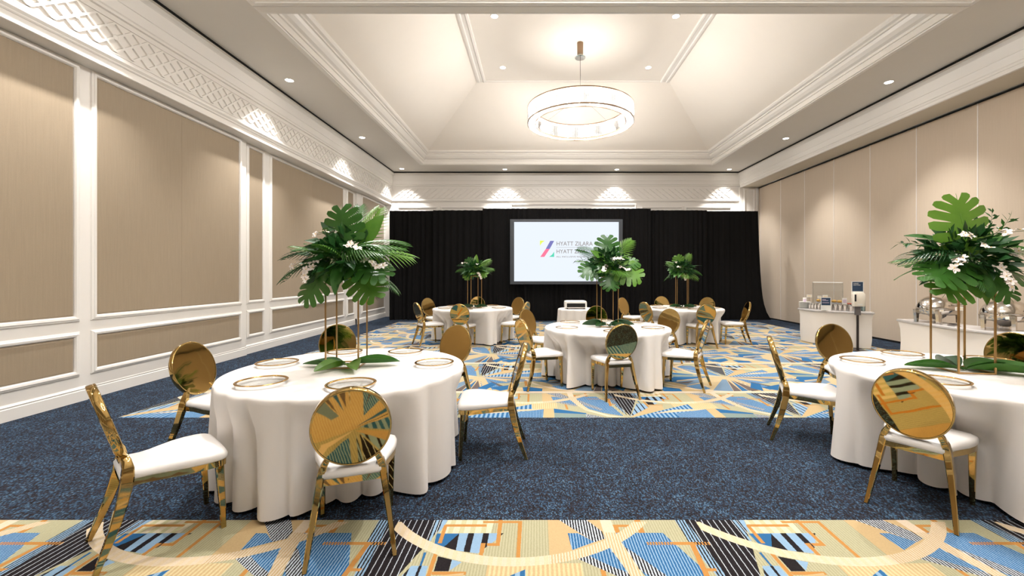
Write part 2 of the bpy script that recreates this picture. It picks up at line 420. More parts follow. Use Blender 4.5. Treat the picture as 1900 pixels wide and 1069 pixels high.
# ------------------------------------------------------------------ mesh helpers
class MB:
    def __init__(self):
        self.v = []; self.f = []
    def add(self, vs, fs):
        o = len(self.v)
        self.v += [tuple(x) for x in vs]
        self.f += [tuple(i + o for i in f) for f in fs]
        return self
    def box(self, x0, x1, y0, y1, z0, z1):
        vs = [(x, y, z) for x in (x0, x1) for y in (y0, y1) for z in (z0, z1)]
        return self.add(vs, [(0, 1, 3, 2), (4, 6, 7, 5), (0, 4, 5, 1), (2, 3, 7, 6), (0, 2, 6, 4), (1, 5, 7, 3)])
    def cbox(self, c, s):
        return self.box(c[0] - s[0] / 2, c[0] + s[0] / 2, c[1] - s[1] / 2, c[1] + s[1] / 2, c[2] - s[2] / 2, c[2] + s[2] / 2)
    def rings(self, rings, close=True, cap0=True, cap1=True):
        n = len(rings[0]); vs = [p for r in rings for p in r]; fs = []
        for k in range(len(rings) - 1):
            for i in range(n if close else n - 1):
                j = (i + 1) % n
                fs.append((k * n + i, k * n + j, (k + 1) * n + j, (k + 1) * n + i))
        if cap0: fs.append(tuple(range(n - 1, -1, -1)))
        if cap1: fs.append(tuple((len(rings) - 1) * n + i for i in range(n)))
        return self.add(vs, fs)
    def lathe(self, prof, seg=24, c=(0, 0, 0), cap=True, sx=1.0, sy=1.0):
        rr = [[(c[0] + sx * r * math.cos(2 * PI * i / seg), c[1] + sy * r * math.sin(2 * PI * i / seg), c[2] + z) for i in range(seg)] for r, z in prof]
        return self.rings(rr, True, cap, cap)
    def tube(self, pts, rad, seg=6):
        pts = [Vector(p) for p in pts]; rr = []
        if not isinstance(rad, (list, tuple)): rad = [rad] * len(pts)
        up = Vector((0, 0, 1))
        for i, p in enumerate(pts):
            d = (pts[min(i + 1, len(pts) - 1)] - pts[max(i - 1, 0)]).normalized()
            a = d.cross(up)
            if a.length < 1e-3: a = d.cross(Vector((1, 0, 0)))
            a.normalize(); b = d.cross(a)
            rr.append([p + (a * math.cos(2 * PI * k / seg + PI / 4) + b * math.sin(2 * PI * k / seg + PI / 4)) * rad[i] for k in range(seg)])
        return self.rings(rr)
    def strip(self, pts, wid, dep):      # rectangular bar: width along x, depth in the yz plane
        pts = [Vector(p) for p in pts]; rr = []
        for i, p in enumerate(pts):
            d = pts[min(i + 1, len(pts) - 1)] - pts[max(i - 1, 0)]
            nrm = Vector((0, d.z, -d.y)).normalized()
            xx = Vector((1, 0, 0)); a, b = wid[i] / 2, dep[i] / 2; c = min(a, b) * 0.25
            rr.append([p + xx * u + nrm * v for u, v in ((-a + c, -b), (a - c, -b), (a, -b + c), (a, b - c), (a - c, b), (-a + c, b), (-a, b - c), (-a, -b + c))])
        return self.rings(rr)
    def build(self, name, mat, parent=None, smooth=False, share=None):
        me = bpy.data.meshes.new(name)
        me.from_pydata(self.v, [], self.f)
        me.materials.append(MAT[mat])
        if smooth:
            me.polygons.foreach_set('use_smooth', [True] * len(me.polygons))
            if smooth is not True:
                try: me.set_sharp_from_angle(angle=smooth)
                except Exception: pass
        me.update()
        return link(name, me, parent)

def link(name, me, parent=None):
    o = bpy.data.objects.new(name, me)
    COL.objects.link(o)
    if parent is not None: o.parent = parent
    return o
def tag(o, label, cat, group=None):
    o['label'] = label; o['category'] = cat
    if group: o['group'] = group
    return o
def thing(name, label, cat, loc=(0, 0, 0), rz=0.0, group=None):
    o = bpy.data.objects.new(name, None)
    o.empty_display_size = 0.1
    COL.objects.link(o)
    o.location = loc; o.rotation_euler = (0, 0, rz)
    return tag(o, label, cat, group)
def struct(o):
    o['kind'] = 'structure'
    return o
def dup(root, loc, rz, label, group=None):
    r = root.copy(); COL.objects.link(r); r.location = loc; r.rotation_euler = (0, 0, rz)
    r['label'] = label
    if group: r['group'] = group
    for ch in list(root.children):
        c = ch.copy(); COL.objects.link(c); c.parent = r
        for g in ch.children:
            d = g.copy(); COL.objects.link(d); d.parent = c
    return r
SM = math.radians(38)
ORD = ['first', 'second', 'third', 'fourth', 'fifth', 'sixth', 'seventh', 'eighth', 'ninth', 'tenth', 'eleventh']

# ------------------------------------------------------------------ floor
def make_floor():
    me = bpy.data.meshes.new('floor')
    XA, XB = -4.5, 7.2
    def cuts(lo, hi, o, per, cc):
        r = {lo, hi}
        for k in range(-12, 12):
            for c in cc[:-1]:
                v = o + per * k + c
                if lo + 1e-4 < v < hi - 1e-4: r.add(v)
        return sorted(r)
    vs = []; fs = []; mi = []
    def quad(x0, x1, y0, y1, m):
        a = len(vs); vs.extend([(x0, y0, 0), (x1, y0, 0), (x1, y1, 0), (x0, y1, 0)]); fs.append((a, a + 1, a + 2, a + 3)); mi.append(m)
    Y0, Y1 = YF - 0.2, YB + 0.3
    quad(-5.8, XA, Y0, Y1, 0); quad(XB, 8.5, Y0, Y1, 0)
    for a, b in ((Y0, -6.0), (2.665, 4.576), (13.9, Y1)): quad(XA, XB, a, b, 0)
    nP, nQ = len(PCUT) - 1, len(QCUT) - 1
    xs = cuts(XA, XB, 0.99, PER, PCUT)
    for f, (lo, hi, q0) in enumerate(((-6.0, 2.665, 1.745), (4.576, 13.9, 4.575))):
        ys = cuts(lo, hi, q0, QER, QCUT)
        for y0, y1 in zip(ys[:-1], ys[1:]):
            q = ((y0 + y1) / 2 - q0) % QER; j = max(k for k in range(nQ) if QCUT[k] <= q)
            for x0, x1 in zip(xs[:-1], xs[1:]):
                p = ((x0 + x1) / 2 - 0.99) % PER; i = max(k for k in range(nP) if PCUT[k] <= p)
                quad(x0, x1, y0, y1, 1 + f * nP * nQ + j * nP + i)
    me.from_pydata(vs, [], fs)
    for k in ['carpet_blue'] + PATM: me.materials.append(MAT[k])
    me.polygons.foreach_set('material_index', mi)
    struct(link('floor', me))
make_floor()

# ------------------------------------------------------------------ frames and mouldings
def frame_on(parent, name, plane, pos, a0, a1, z0, z1, prof, mat='trim_white'):
    """mitred frame round the opening a0..a1 x z0..z1; prof = (outward, proud) pairs; plane 'x+','x-','y-' = facing direction"""
    m = MB(); rr = []
    for o, h in prof:
        pts = [(a0 - o, z0 - o), (a1 + o, z0 - o), (a1 + o, z1 + o), (a0 - o, z1 + o)]
        if plane == 'x+': rr.append([(pos + h, a, z) for a, z in pts])
        elif plane == 'x-': rr.append([(pos - h, a, z) for a, z in pts])
        else: rr.append([(a, pos - h, z) for a, z in pts])
    m.rings(rr, True, False, False)
    return m.build(name, mat, parent)
FPROF = [(0.0, 0.0), (0.0, 0.012), (0.012, 0.03), (0.035, 0.034), (0.045, 0.022), (0.06, 0.018), (0.066, 0.0)]
def run(name, mat, axis, a0, a1, prof, parent=None, mitre0=0.0, mitre1=0.0):
    """profile (out, z) swept along y at x (axis=('x',x0,sign)) or along x at y (axis=('y',y0,sign)); the ends shift with out*mitre"""
    m = MB(); rr = []
    kind, p0, sg = axis
    for a, mt in ((a0, mitre0), (a1, mitre1)):
        rr.append([((p0 + sg * o, a + mt * o, z) if kind == 'x' else (a + mt * o, p0 + sg * o, z)) for o, z in prof])
    m.rings(rr, True, True, True)
    return m.build(name, mat, parent)
CROWN = [(-0.05, 4.775), (0.03, 4.79), (0.03, 4.825), (0.045, 4.84), (0.045, 4.86), (0.055, 4.965), (0.065, 4.97), (0.065, 4.985), (0.05, 4.99), (0.06, 5.16), (0.08, 5.175), (0.125, 5.20), (0.125, 5.238), (-0.05, 5.238)]
LEDGE = [(-0.30, 4.19), (0.0, 4.19), (0.012, 4.20), (0.012, 4.215), (0.040, 4.24), (0.040, 4.265), (0.032, 4.275), (0.014, 4.30), (-0.05, 4.31)]
BASE = [(-0.05, 0.0), (0.03, 0.0), (0.03, 0.125), (0.022, 0.135), (0.028, 0.15), (0.012, 0.165), (0.0, 0.175), (-0.05, 0.175)]

def lattice(parent, axis, a0, a1, z0, z1):
    """diamond lattice of separate bars; axis ('x',x) faces +x, ('y',y) faces -y"""
    kind, p0 = axis
    per = 0.458; H = z1 - z0; hw, d = 0.0125, 0.024
    th = math.atan2(H, per); L = math.hypot(H, per)
    mes = {}
    for s in (1, -1):
        m = MB()
        # bar in the plane (u along the wall, z up), clipped to the band at both ends
        du = hw / math.sin(th)
        uv = [(-du, 0), (du, 0), (s * per + du, H), (s * per - du, H)]
        if kind == 'x':
            rr = [[(0, u, z) for u, z in uv], [(d, u, z) for u, z in uv]]
        else:
            rr = [[(u, 0, z) for u, z in uv], [(u, -d, z) for u, z in uv]]
        m.rings(rr)
        me = bpy.data.meshes.new('lattice_bar'); me.from_pydata(m.v, [], m.f); me.materials.append(MAT['trim_white'])
        mes[s] = me
    mr = MB()
    ring = [(0.012, 0.012), (0.030, 0.012), (0.036, 0.020), (0.030, 0.026), (0.016, 0.020), (0.012, 0.012)]
    seg = 14
    if kind == 'x': mr.rings([[(h, r * math.cos(2 * PI * i / seg), r * math.sin(2 * PI * i / seg)) for i in range(seg)] for r, h in ring], True, False, False)
    else: mr.rings([[(r * math.cos(2 * PI * i / seg), -h, r * math.sin(2 * PI * i / seg)) for i in range(seg)] for r, h in ring], True, False, False)
    ros = bpy.data.meshes.new('rosette'); ros.from_pydata(mr.v, [], mr.f); ros.materials.append(MAT['trim_white'])
    n = int((a1 - a0 - per) / (per / 2))
    for i in range(n + 1):
        a = a0 + i * per / 2
        for s in (1, -1):
            o = link('lattice_bar', mes[s], parent)
            st = a if s == 1 else a + per
            o.location = (p0, st, z0) if kind == 'x' else (st, p0, z0)
        if i % 2 == 0:
            o = link('rosette', ros, parent)
            o.location = (p0, a + per / 2, (z0 + z1) / 2) if kind == 'x' else (a + per / 2, p0, (z0 + z1) / 2)
        if len([0]) and i == n: return a + per

# ------------------------------------------------------------------ left wall
wl = struct(MB().box(-5.80, -5.66, YF - 0.1, YB + 0.1, 0, ZC + 0.1).build('wall_left', 'trim_white'))
MB().box(-5.67, XLA, YF, 8.14, 0, 4.25).build('wall_panelling', 'trim_white', wl)
MB().box(-5.67, XLB, 8.14, 13.15, 0, 4.25).build('wall_panelling', 'trim_white', wl)
MB().box(-5.67, XLA, 13.15, YB, 0, 4.25).build('wall_panelling', 'trim_white', wl)
MB().box(-5.67, XL, YF, YB, 4.22, ZC - 0.036).build('frieze_board', 'trim_white', wl)
run('ledge_moulding', 'trim_white', ('x', XL, 1), YF, YB, LEDGE, wl, mitre1=-1)
run('crown_moulding', 'trim_white', ('x', XL, 1), YF, YB, CROWN, wl, mitre1=-1)
MB().box(-5.67, XL - 0.012, YF, YB, 4.092, 4.20).build('architrave', 'trim_white', wl)
MB().box(XL - 0.012, XL - 0.002, YF, YB, 4.096, 4.112).build('architrave_bead', 'trim_white', wl)
MB().box(XL - 0.1, XL + 0.121, YF, YB - 0.121, 5.238, ZC).build('shadow_gap_strip', 'reveal_black', wl)  # solid black strip stands in for the shade of an open gap
for z0, z1 in ((4.71, 4.725), (4.285 + 0.02, 4.32)):
    MB().box(XL, XL + 0.015, YF, YB, z0, z1).build('frieze_fillet', 'trim_white', wl)
lattice(wl, ('x', XL), 4.886 - 0.458 * 2.5, YB - 0.05, 4.335, 4.695)
def wall_panel(x, y0, y1):
    for z0, z1 in ((1.035, 4.02), (0.37, 0.78)):
        m = MB()
        e = 0.012
        m.rings([[(x - 0.01, a, z) for a, z in ((y0, z0), (y1, z0), (y1, z1), (y0, z1))],
                 [(x + 0.006, a, z) for a, z in ((y0 + .006, z0 + .006), (y1 - .006, z0 + .006), (y1 - .006, z1 - .006), (y0 + .006, z1 - .006))],
                 [(x + 0.014, a, z) for a, z in ((y0 + e + .01, z0 + e + .01), (y1 - e - .01, z0 + e + .01), (y1 - e - .01, z1 - e - .01), (y0 + e + .01, z1 - e - .01))]], True, False, True)
        m.build('fabric_panel', 'wall_fabric', wl)
        if z1 > 2 and y1 - y0 > 2:
            ym = (y0 + y1) / 2
            MB().box(x + 0.0135, x + 0.0152, ym - 0.003, ym + 0.003, z0 + 0.03, z1 - 0.03).build('fabric_seam', 'wall_fabric', wl)
        frame_on(wl, 'panel_frame', 'x+', x, y0, y1, z0, z1, FPROF)
for y0, y1 in ((-6.0, -3.42), (-3.16, -0.58), (-0.32, 2.26), (2.52, 5.10), (5.36, 7.935)): wall_panel(XLA, y0, y1)
for y0, y1 in ((8.30, 8.72), (9.02, 12.35), (12.65, 13.04)): wall_panel(XLB, y0, y1)
wall_panel(XLA, 13.55, 15.45)
for x, y0, y1 in ((XLA, YF, 5.24), (XLA - 0.018, 5.24, 8.14), (XLB, 8.14, 13.15), (XLA, 13.15, YB)):
    o = run('baseboard_left', 'trim_white', ('x', x, 1), y0, y1, BASE)
    struct(o)

# ------------------------------------------------------------------ back wall
wb = struct(MB().box(-5.8, 8.4, YB, YB + 0.15, 0, ZC + 0.1).build('wall_back', 'trim_white'))
run('ledge_moulding', 'trim_white', ('y', YB, -1), XL, XH, LEDGE[1:], wb, mitre0=1)
run('crown_moulding', 'trim_white', ('y', YB, -1), XL, XH, CROWN, wb, mitre0=1, mitre1=-1)
MB().box(XL + 0.121, XH - 0.121, YB - 0.121, YB, 5.238, ZC).build('shadow_gap_strip', 'reveal_black', wb)  # black strip again in place of the shaded gap
for z0, z1 in ((4.71, 4.725), (4.285 + 0.02, 4.32)):
    MB().box(XL, 7.40, YB - 0.015, YB, z0, z1).build('frieze_fillet', 'trim_white', wb)
lattice(wb, ('y', YB), XL + 0.05, 7.30, 4.335, 4.695)
for x0, x1 in ((-5.05, -3.70), (-3.45, -1.95), (-0.9, 3.6), (3.9, 5.3), (5.5, 7.1)):
    frame_on(wb, 'panel_frame', 'y-', YB, x0, x1, 1.0, 3.97 if x1 - x0 < 3 else 4.08, FPROF)
# pilaster between the frieze and the partition
pl = MB().box(7.42, 8.12, YB - 0.06, YB, 0, ZH).build('pilaster', 'trim_white', wb)
frame_on(wb, 'pilaster_frame', 'y-', YB - 0.06, 7.62, 7.92, 1.0, 4.62, FPROF)
MB().box(8.02, 8.06, YB - 0.09, YB - 0.05, 0, ZH).build('pilaster_bead', 'trim_white', wb)

# ------------------------------------------------------------------ right wall: folding partition under a header
wr = struct(MB().box(XR + 0.06, XR + 0.2, YF - 0.1, YB + 0.1, 0, ZC + 0.1).build('wall_right', 'reveal_black'))
y = 15.40; seams = []
while y > YF: seams.append(y); y -= 1.2625
edges = [YB - 0.06] + seams + [YF]
for a, b in zip(edges[:-1], edges[1:]):
    MB().box(XR, XR + 0.07, b + 0.006, a - 0.006, 0.045, ZH - 0.05).build('partition_panel', 'partition_vinyl', wr)
for s in seams:
    MB().box(XR - 0.006, XR + 0.03, s - 0.008, s + 0.008, 0.05, ZH - 0.05).build('seam_strip', 'seam_metal', wr)
MB().box(XR - 0.03, XR + 0.06, YF, YB - 0.06, ZH - 0.014, ZH).build('track_rail', 'alu', wr)
MB().box(XR + 0.012, XR + 0.06, YF, YB - 0.06, 0.0, 0.045).build('floor_seal', 'reveal_black', wr)
tr1 = struct(MB().box(XH, 8.4, YF, YB, ZH, ZC + 0.1).build('trim_1', 'header_paint'))
MB().box(XH - 0.02, XH, YF, YB - 0.06, ZH + 0.03, 4.80).build('header_band', 'trim_white', tr1)
run('header_bead', 'trim_white', ('x', XH, -1), YF, YB - 0.05, [(-0.02, ZH - 0.012), (0.03, ZH - 0.012), (0.035, ZH + 0.01), (0.03, ZH + 0.03), (-0.02, ZH + 0.03)], tr1)
run('crown_moulding', 'trim_white', ('x', XH, -1), YF, YB, CROWN, tr1, mitre1=-1)
MB().box(XH - 0.012, XH, YF, YB - 0.06, 4.80, 4.86).build('header_board', 'trim_white', tr1)
MB().box(XH - 0.121, XH + 0.02, YF, YB - 0.121, 5.238, ZC).build('shadow_gap_strip', 'reveal_black', tr1)  # same black strip for the gap's shade, along the header

# ------------------------------------------------------------------ wall behind the camera
wf = struct(MB().box(-5.8, 8.4, YF - 0.15, YF, 0, ZC + 0.1).build('wall_front', 'trim_white'))
for k in range(4):
    MB().box(-4.9 + k * 3.15, -4.9 + k * 3.15 + 2.5, YF - 0.01, YF + 0.014, 1.03, 4.07).build('fabric_panel', 'wall_fabric', wf)
struct(MB().box(-5.5, 8.1, YF, YF + 0.03, 0, 0.16).build('baseboard_front', 'trim_white'))

# ------------------------------------------------------------------ ceiling: soffit, coffers, tray
def soffit():
    m = MB()
    xs = [-5.8, CXL - 0.05, CXR + 0.05, 8.4]
    ys = [YF - 0.1, CYN + CO2 - 0.05, CYF + CO2 + 0.05, CYN - 0.05, CYF + 0.05, YB + 0.1]
    vs = [(x, yy, ZC) for yy in ys for x in xs]; fs = []
    for j in range(5):
        for i in range(3):
            if i == 1 and j in (1, 3): continue
            a = j * 4 + i
            fs.append((a, a + 4, a + 5, a + 1))
    m.add(vs, fs)
    return struct(m.build('ceiling', 'ceiling_paint'))
ceil = soffit()
COFF = [(-0.10, 0.0), (-0.095, -0.03), (-0.04, -0.05), (-0.01, -0.06), (0.02, -0.06), (0.025, -0.045), (0.05, -0.042), (0.05, 0.06), (0.075, 0.062), (0.08, 0.10), (0.13, 0.125), (0.175, 0.18), (0.195, 0.232), (0.225, 0.236), (0.225, 0.268), (0.27, 0.285), (0.293, 0.32), (0.293, 0.354), (0.25, 0.36)]
def rect(a, z, dy):
    return [(CXL + a, CYN + a + dy, z), (CXR - a, CYN + a + dy, z), (CXR - a, CYF - a + dy, z), (CXL + a, CYF - a + dy, z)]
RISE, SLP = 1.426, 1.873
ZB, ZT = ZC + 0.354, ZC + 0.354 + RISE
def coffer(dy):
    MB().rings([rect(a, ZC + b, dy) for a, b in COFF], True, False, False).build('coffer_cornice', 'trim_white', ceil)
    lo = rect(0.27, ZB - 0.01, dy); hi = rect(0.27 + SLP, ZT, dy)
    for i in range(4):
        j = (i + 1) % 4
        MB().add([lo[i], lo[j], hi[j], hi[i]], [(0, 1, 2, 3)]).build('tray_slope', 'tray_paint', ceil)
    MB().add(hi, [(0, 1, 2, 3)]).build('tray_top', 'tray_paint', ceil)
    x0, x1 = hi[0][0], hi[1][0]; y0, y1 = hi[0][1], hi[2][1]
    prof = [(-0.02, 0.03), (-0.02, -0.03), (0.03, -0.05), (0.07, -0.05), (0.09, -0.025), (0.17, -0.025), (0.19, -0.05), (0.235, -0.045), (0.25, -0.02), (0.25, 0.03)]
    for xa, sg in ((x0, 1), (x1, -1)):
        rr = [[(xa + sg * o, yy, ZT + z) for o, z in prof] for yy in (y0, y1)]
        MB().rings(rr).build('tray_beam', 'trim_white', ceil)
    for ya, sg in ((y0, 1), (y1, -1)):
        rr = [[(xx, ya + sg * o, ZT + z) for o, z in ((-0.02, 0.02), (-0.02, -0.02), (0.02, -0.03), (0.05, -0.012), (0.05, 0.02))] for xx in (x0 + 0.2, x1 - 0.2)]
        MB().rings(rr).build('tray_bead', 'trim_white', ceil)
coffer(0.0); coffer(CO2)

# ------------------------------------------------------------------ downlights
m1 = MB()
m1.lathe([(0.088, 0.0), (0.088, -0.006), (0.078, -0.010), (0.070, -0.006), (0.068, 0.0)], 24, cap=False)
dl_rim = bpy.data.meshes.new('trim_ring'); dl_rim.from_pydata(m1.v, [], m1.f); dl_rim.materials.append(MAT['trim_white'])
m2 = MB(); m2.lathe([(0.070, -0.003), (0.070, -0.006), (0.035, -0.0075), (0.01, -0.008)], 24)
dl_len = bpy.data.meshes.new('lens'); dl_len.from_pydata(m2.v, [], m2.f); dl_len.materials.append(MAT['lamp_lens'])
def downlight(x, y, z, label, watt=SPOT_W, size=88, blend=0.75, tint=(1.0, 0.985, 0.97)):
    o = thing('recessed_downlight', label, 'downlight', (x, y, z), 0, 'recessed ceiling downlights')
    link('trim_ring', dl_rim, o); link('lens', dl_len, o)
    L = bpy.data.lights.new('downlight_beam', 'SPOT')
    L.energy = watt * 4; L.spot_size = math.radians(size); L.spot_blend = blend; L.shadow_soft_size = 0.05; L.color = tint
    lo = bpy.data.objects.new('downlight_beam', L); COL.objects.link(lo); lo.parent = o; lo.location = (0, 0, -0.03)
far = ['nearest', 'middle', 'farthest']
for k, yy in enumerate((8.2, 11.62, 15.05)):
    downlight(-4.76, yy, ZC, 'round recessed downlight in the left soffit, %s of the three' % far[k])
    downlight(6.85, yy + 0.08, ZC, 'round recessed downlight in the right soffit, %s of the three' % far[k])
downlight(-1.12, 15.12, ZC, 'round recessed downlight in the far soffit, left of the screen')
downlight(2.86, 15.15, ZC, 'round recessed downlight in the far soffit, right of the screen')
for i, yy in enumerate((9.1, 11.35)):
    for j, xx in enumerate((-0.9, 2.98)):
        downlight(xx, yy, ZT, 'round recessed downlight in the raised ceiling, %s, %s of the chandelier' % (['nearer', 'farther'][i], ['left', 'right'][j]), SPOT_W * 0.8, 95, 0.7)
for k, yy in enumerate((4.78, 1.36, -2.06, -5.5)):  # rows carried on out of view toward and behind the camera, for more light
    downlight(-4.76, yy, ZC, 'unseen round recessed downlight in the left soffit near the viewpoint, %s toward the rear wall' % ORD[k])
    downlight(6.85, yy, ZC, 'unseen round recessed downlight in the right soffit near the viewpoint, %s toward the rear wall' % ORD[k])
for xx, lab in ((-2.2, 'above the front left table'), (1.04, 'on the room centre line'), (4.2, 'above the front right table')):  # lamps added out of view to light the near tables
    downlight(xx, 4.65, ZC, 'added round recessed downlight in the middle soffit, %s' % lab, SPOT_W, 100, 0.7)
for yy in (-1.0, -3.2):  # unseen lamps added behind the camera for soft light
    for xx in (-0.9, 2.98):
        downlight(xx, yy, ZT, 'added round recessed downlight in the rear raised ceiling, %s, %s' % ('left' if xx < 0 else 'right', 'nearer the viewpoint' if yy > -2 else 'toward the rear wall'), SPOT_W * 0.8, 95, 0.7)

# ------------------------------------------------------------------ chandeliers
def chandelier(x, y, label, watt):
    zb, zt = EYE + 3.60, EYE + 3.95
    R0, R1 = 1.25, 1.07
    o = thing('ring_chandelier', label, 'chandelier', (x, y, ZT), 0)
    dz = -ZT
    def hoop(r, z, name):
        m = MB(); n = 96; h = 0.013
        for_r = [(r - 0.008, z - h), (r + 0.008, z - h), (r + 0.008, z + h), (r - 0.008, z + h)]
        m.rings([[(a * math.cos(2 * PI * i / n), a * math.sin(2 * PI * i / n), zz + dz) for i in range(n)] for a, zz in for_r + for_r[:1]], True, False, False)
        return m.build(name, 'brushed_bronze', o, SM)
    for r in (R0, R1):
        hoop(r, zt, 'top_hoop'); hoop(r, zb, 'bottom_hoop')
    rods = MB(); n0, n1 = 210, 180
    for R, n in ((R0 - 0.004, n0), (R1 + 0.004, n1)):
        for i in range(n):
            a = 2 * PI * i / n; wd = 2 * PI * R / n * 0.41
            c, s = math.cos(a), math.sin(a)
            vs = []
            for z in (zb + 0.012, zt - 0.012):
                for u, v in ((-wd, 0), (0, 0.008), (wd, 0), (0, -0.008)):
                    vs.append(((R + v) * c - u * s, (R + v) * s + u * c, z + dz))
            rods.add(vs, [(0, 1, 5, 4), (1, 2, 6, 5), (2, 3, 7, 6), (3, 0, 4, 7)])
    ro = rods.build('crystal_rods', 'crystal', o); ro['kind'] = 'stuff'
    tcv = MB(); n = 96
    tcv.rings([[(a * math.cos(2 * PI * i / n), a * math.sin(2 * PI * i / n), zt + zz + dz) for i in range(n)] for a, zz in ((R1, -0.004), (R0, -0.004), (R0, 0.002), (R1, 0.002), (R1, -0.004))], True, False, False)
    tcv.build('top_light_shield', 'trim_white', o)  # opaque plate added to keep lamp light off the tray top
    m = MB(); n = 24
    for i in range(n):
        a0, a1 = 2 * PI * (i + 0.04) / n, 2 * PI * (i + 0.96) / n
        pts = []
        for z in (zb - 0.002, zb + 0.004):
            pts.append([((r * math.cos(a)), r * math.sin(a), z + dz) for r, a in ((R1 + .01, a0), (R0 - .01, a0), (R0 - .01, (a0 + a1) / 2), (R0 - .01, a1), (R1 + .01, a1), (R1 + .01, (a0 + a1) / 2))])
        MB().rings(pts).build('glass_segment', 'crystal', o)
    bm = MB(); bm.lathe([(0.001, -0.045), (0.02, -0.04), (0.03, -0.02), (0.032, 0.0), (0.024, 0.03), (0.014, 0.05)], 12)
    bme = bpy.data.meshes.new('bulb'); bme.from_pydata(bm.v, [], bm.f); bme.materials.append(MAT['bulb_glow'])
    for i in range(24):
        a = 2 * PI * (i + 0.5) / 24; r = (R0 + R1) / 2
        b = link('bulb', bme, o); b.location = (r * math.cos(a), r * math.sin(a), (zb + zt) / 2 - 0.02 + dz)
        if i % 2 == 0:
            L = bpy.data.lights.new('bulb_light', 'POINT'); L.energy = watt; L.shadow_soft_size = 0.06; L.color = (1.0, 0.982, 0.965)
            lo = bpy.data.objects.new('bulb_light', L); COL.objects.link(lo); lo.parent = o
            lo.location = (r * math.cos(a + PI / 24), r * math.sin(a + PI / 24), (zb + zt) / 2 + dz)
    MB().lathe([(0.01, 0.0), (0.075, 0.0), (0.075, -0.004), (0.070, -0.28), (0.06, -0.285), (0.008, -0.287)], 20).build('canopy', 'brushed_bronze', o, SM)
    MB().lathe([(0.01, -0.335), (0.12, -0.34), (0.13, -0.355), (0.12, -0.37), (0.01, -0.375)], 24).build('glass_disc', 'disc_glass', o, SM)
    hub = zt + 0.32 + dz
    MB().tube([(0, 0, -0.28), (0.004, 0, (hub - 0.28) / 2), (0, 0, hub)], 0.006, 6).build('cord', 'wire_dark', o)
    for i in range(4):
        a = PI / 4 + i * PI / 2
        MB().tube([(0, 0, hub), (R1 * math.cos(a), R1 * math.sin(a), zt + dz)], 0.0025, 4).build('wire', 'wire_dark', o)
    return o
chandelier(ROOMX, 10.15, 'wide crystal ring chandelier with bronze hoops hanging under the raised ceiling', CHAND_W)
chandelier(ROOMX, 10.15 + CO2, 'second crystal ring chandelier, added unseen behind the viewpoint for fill light', CHAND_W * 1.7)  # unseen copy added for fill light and reflections, stronger than the first

# ------------------------------------------------------------------ black drapes and screen
def drape(x0, x1, y, ztop, label, seed, flare=0.0, bulge=0.0):
    rnd = random.Random(seed)
    n = int((x1 - x0) / 0.022); rows = 14
    per = [rnd.uniform(0.14, 0.22) for _ in range(4)]; ph = [rnd.uniform(0, 6) for _ in range(4)]
    m = MB(); vs = []; fs = []
    for k in range(rows + 1):
        t = k / rows; z = ztop * (1 - t) + 0.012 * t
        for i in range(n + 1):
            u = i / n; x = x0 + (x1 - x0) * u
            amp = 0.022 + 0.03 * t
            d = amp * (math.sin(2 * PI * x / per[0] + ph[0]) * 0.6 + math.sin(2 * PI * x / per[1] + ph[1] + 0.6 * t) * 0.5 + 0.5 * math.sin(2 * PI * x / 0.6 + ph[2] + t))
            xx = x + flare * (t ** 1.5) * (u ** 6) + bulge * (t ** 10) * (u ** 8)
            vs.append((xx, y + d, z))
    o = len(vs); vs += [(a, b + 0.012, c) for a, b, c in vs]
    for k in range(rows):
        for i in range(n):
            a = k * (n + 1) + i
            fs.append((a, a + n + 1, a + n + 2, a + 1))
            fs.append((a + o, a + 1 + o, a + n + 2 + o, a + n + 1 + o))
    m.add(vs, fs)
    return tag(m.build('black_drape', 'drape_black', None, True), label, 'curtain', 'black drapes along the far wall')
drape(-4.98, -3.40, 14.40, 3.70, 'black floor-length drape at the far left corner, against the panelled wall', 1)
drape(-3.46, -1.72, 14.28, 3.70, 'black floor-length drape behind the back left table', 2)
drape(-1.80, 3.80, 14.16, 3.74, 'wide taller black drape hanging behind the lit screen', 3)
drape(3.74, 5.72, 14.28, 3.70, 'black floor-length drape behind the back right table', 4)
drape(5.66, 7.50, 14.40, 3.69, 'black drape at the far right, its edge flaring beside the partition', 5, 0.18, 0.25)
# pipe that carries them
pd = thing('drape_frame', 'slim metal pipe frame behind the black drapes', 'frame', (0, 14.54, 0))
MB().tube([(-4.96, 0, 3.66), (7.45, 0, 3.66)], 0.02, 8).build('cross_pipe', 'alu', pd)
for xx in (-4.9, -3.43, -1.76, 3.77, 5.69, 7.4):
    MB().tube([(xx, 0, 0.0), (xx, 0, 3.66)], 0.02, 8).build('upright', 'alu', pd)

def text_mesh(body, size, name, mat, parent, loc, depth=0.002, align='LEFT', fit=None, rot=(PI / 2, 0, 0)):
    cu = bpy.data.curves.new(name, 'FONT'); cu.body = body; cu.size = size; cu.extrude = depth / 2; cu.align_x = align
    ob = bpy.data.objects.new(name, cu); COL.objects.link(ob)
    dg = bpy.context.evaluated_depsgraph_get()
    me = bpy.data.meshes.new_from_object(ob.evaluated_get(dg))
    bpy.data.objects.remove(ob); bpy.data.curves.remove(cu)
    me.materials.clear(); me.materials.append(MAT[mat])
    o = link(name, me, parent); o.location = loc; o.rotation_euler = rot
    if fit:
        wd = max(v.co.x for v in me.vertices) - min(v.co.x for v in me.vertices)
        o.scale = (fit / wd, 1, 1)
    return o
YS = 13.95
def sx(px): return (px - VX) * YS / FPX
def sz(py): return EYE + (VY - py) * YS / FPX
scr = thing('projection_screen', 'large lit projection screen with a hotel logo on the black drapes', 'screen', (sx(1051), YS + 0.06, 0))
ox = -sx(1051)
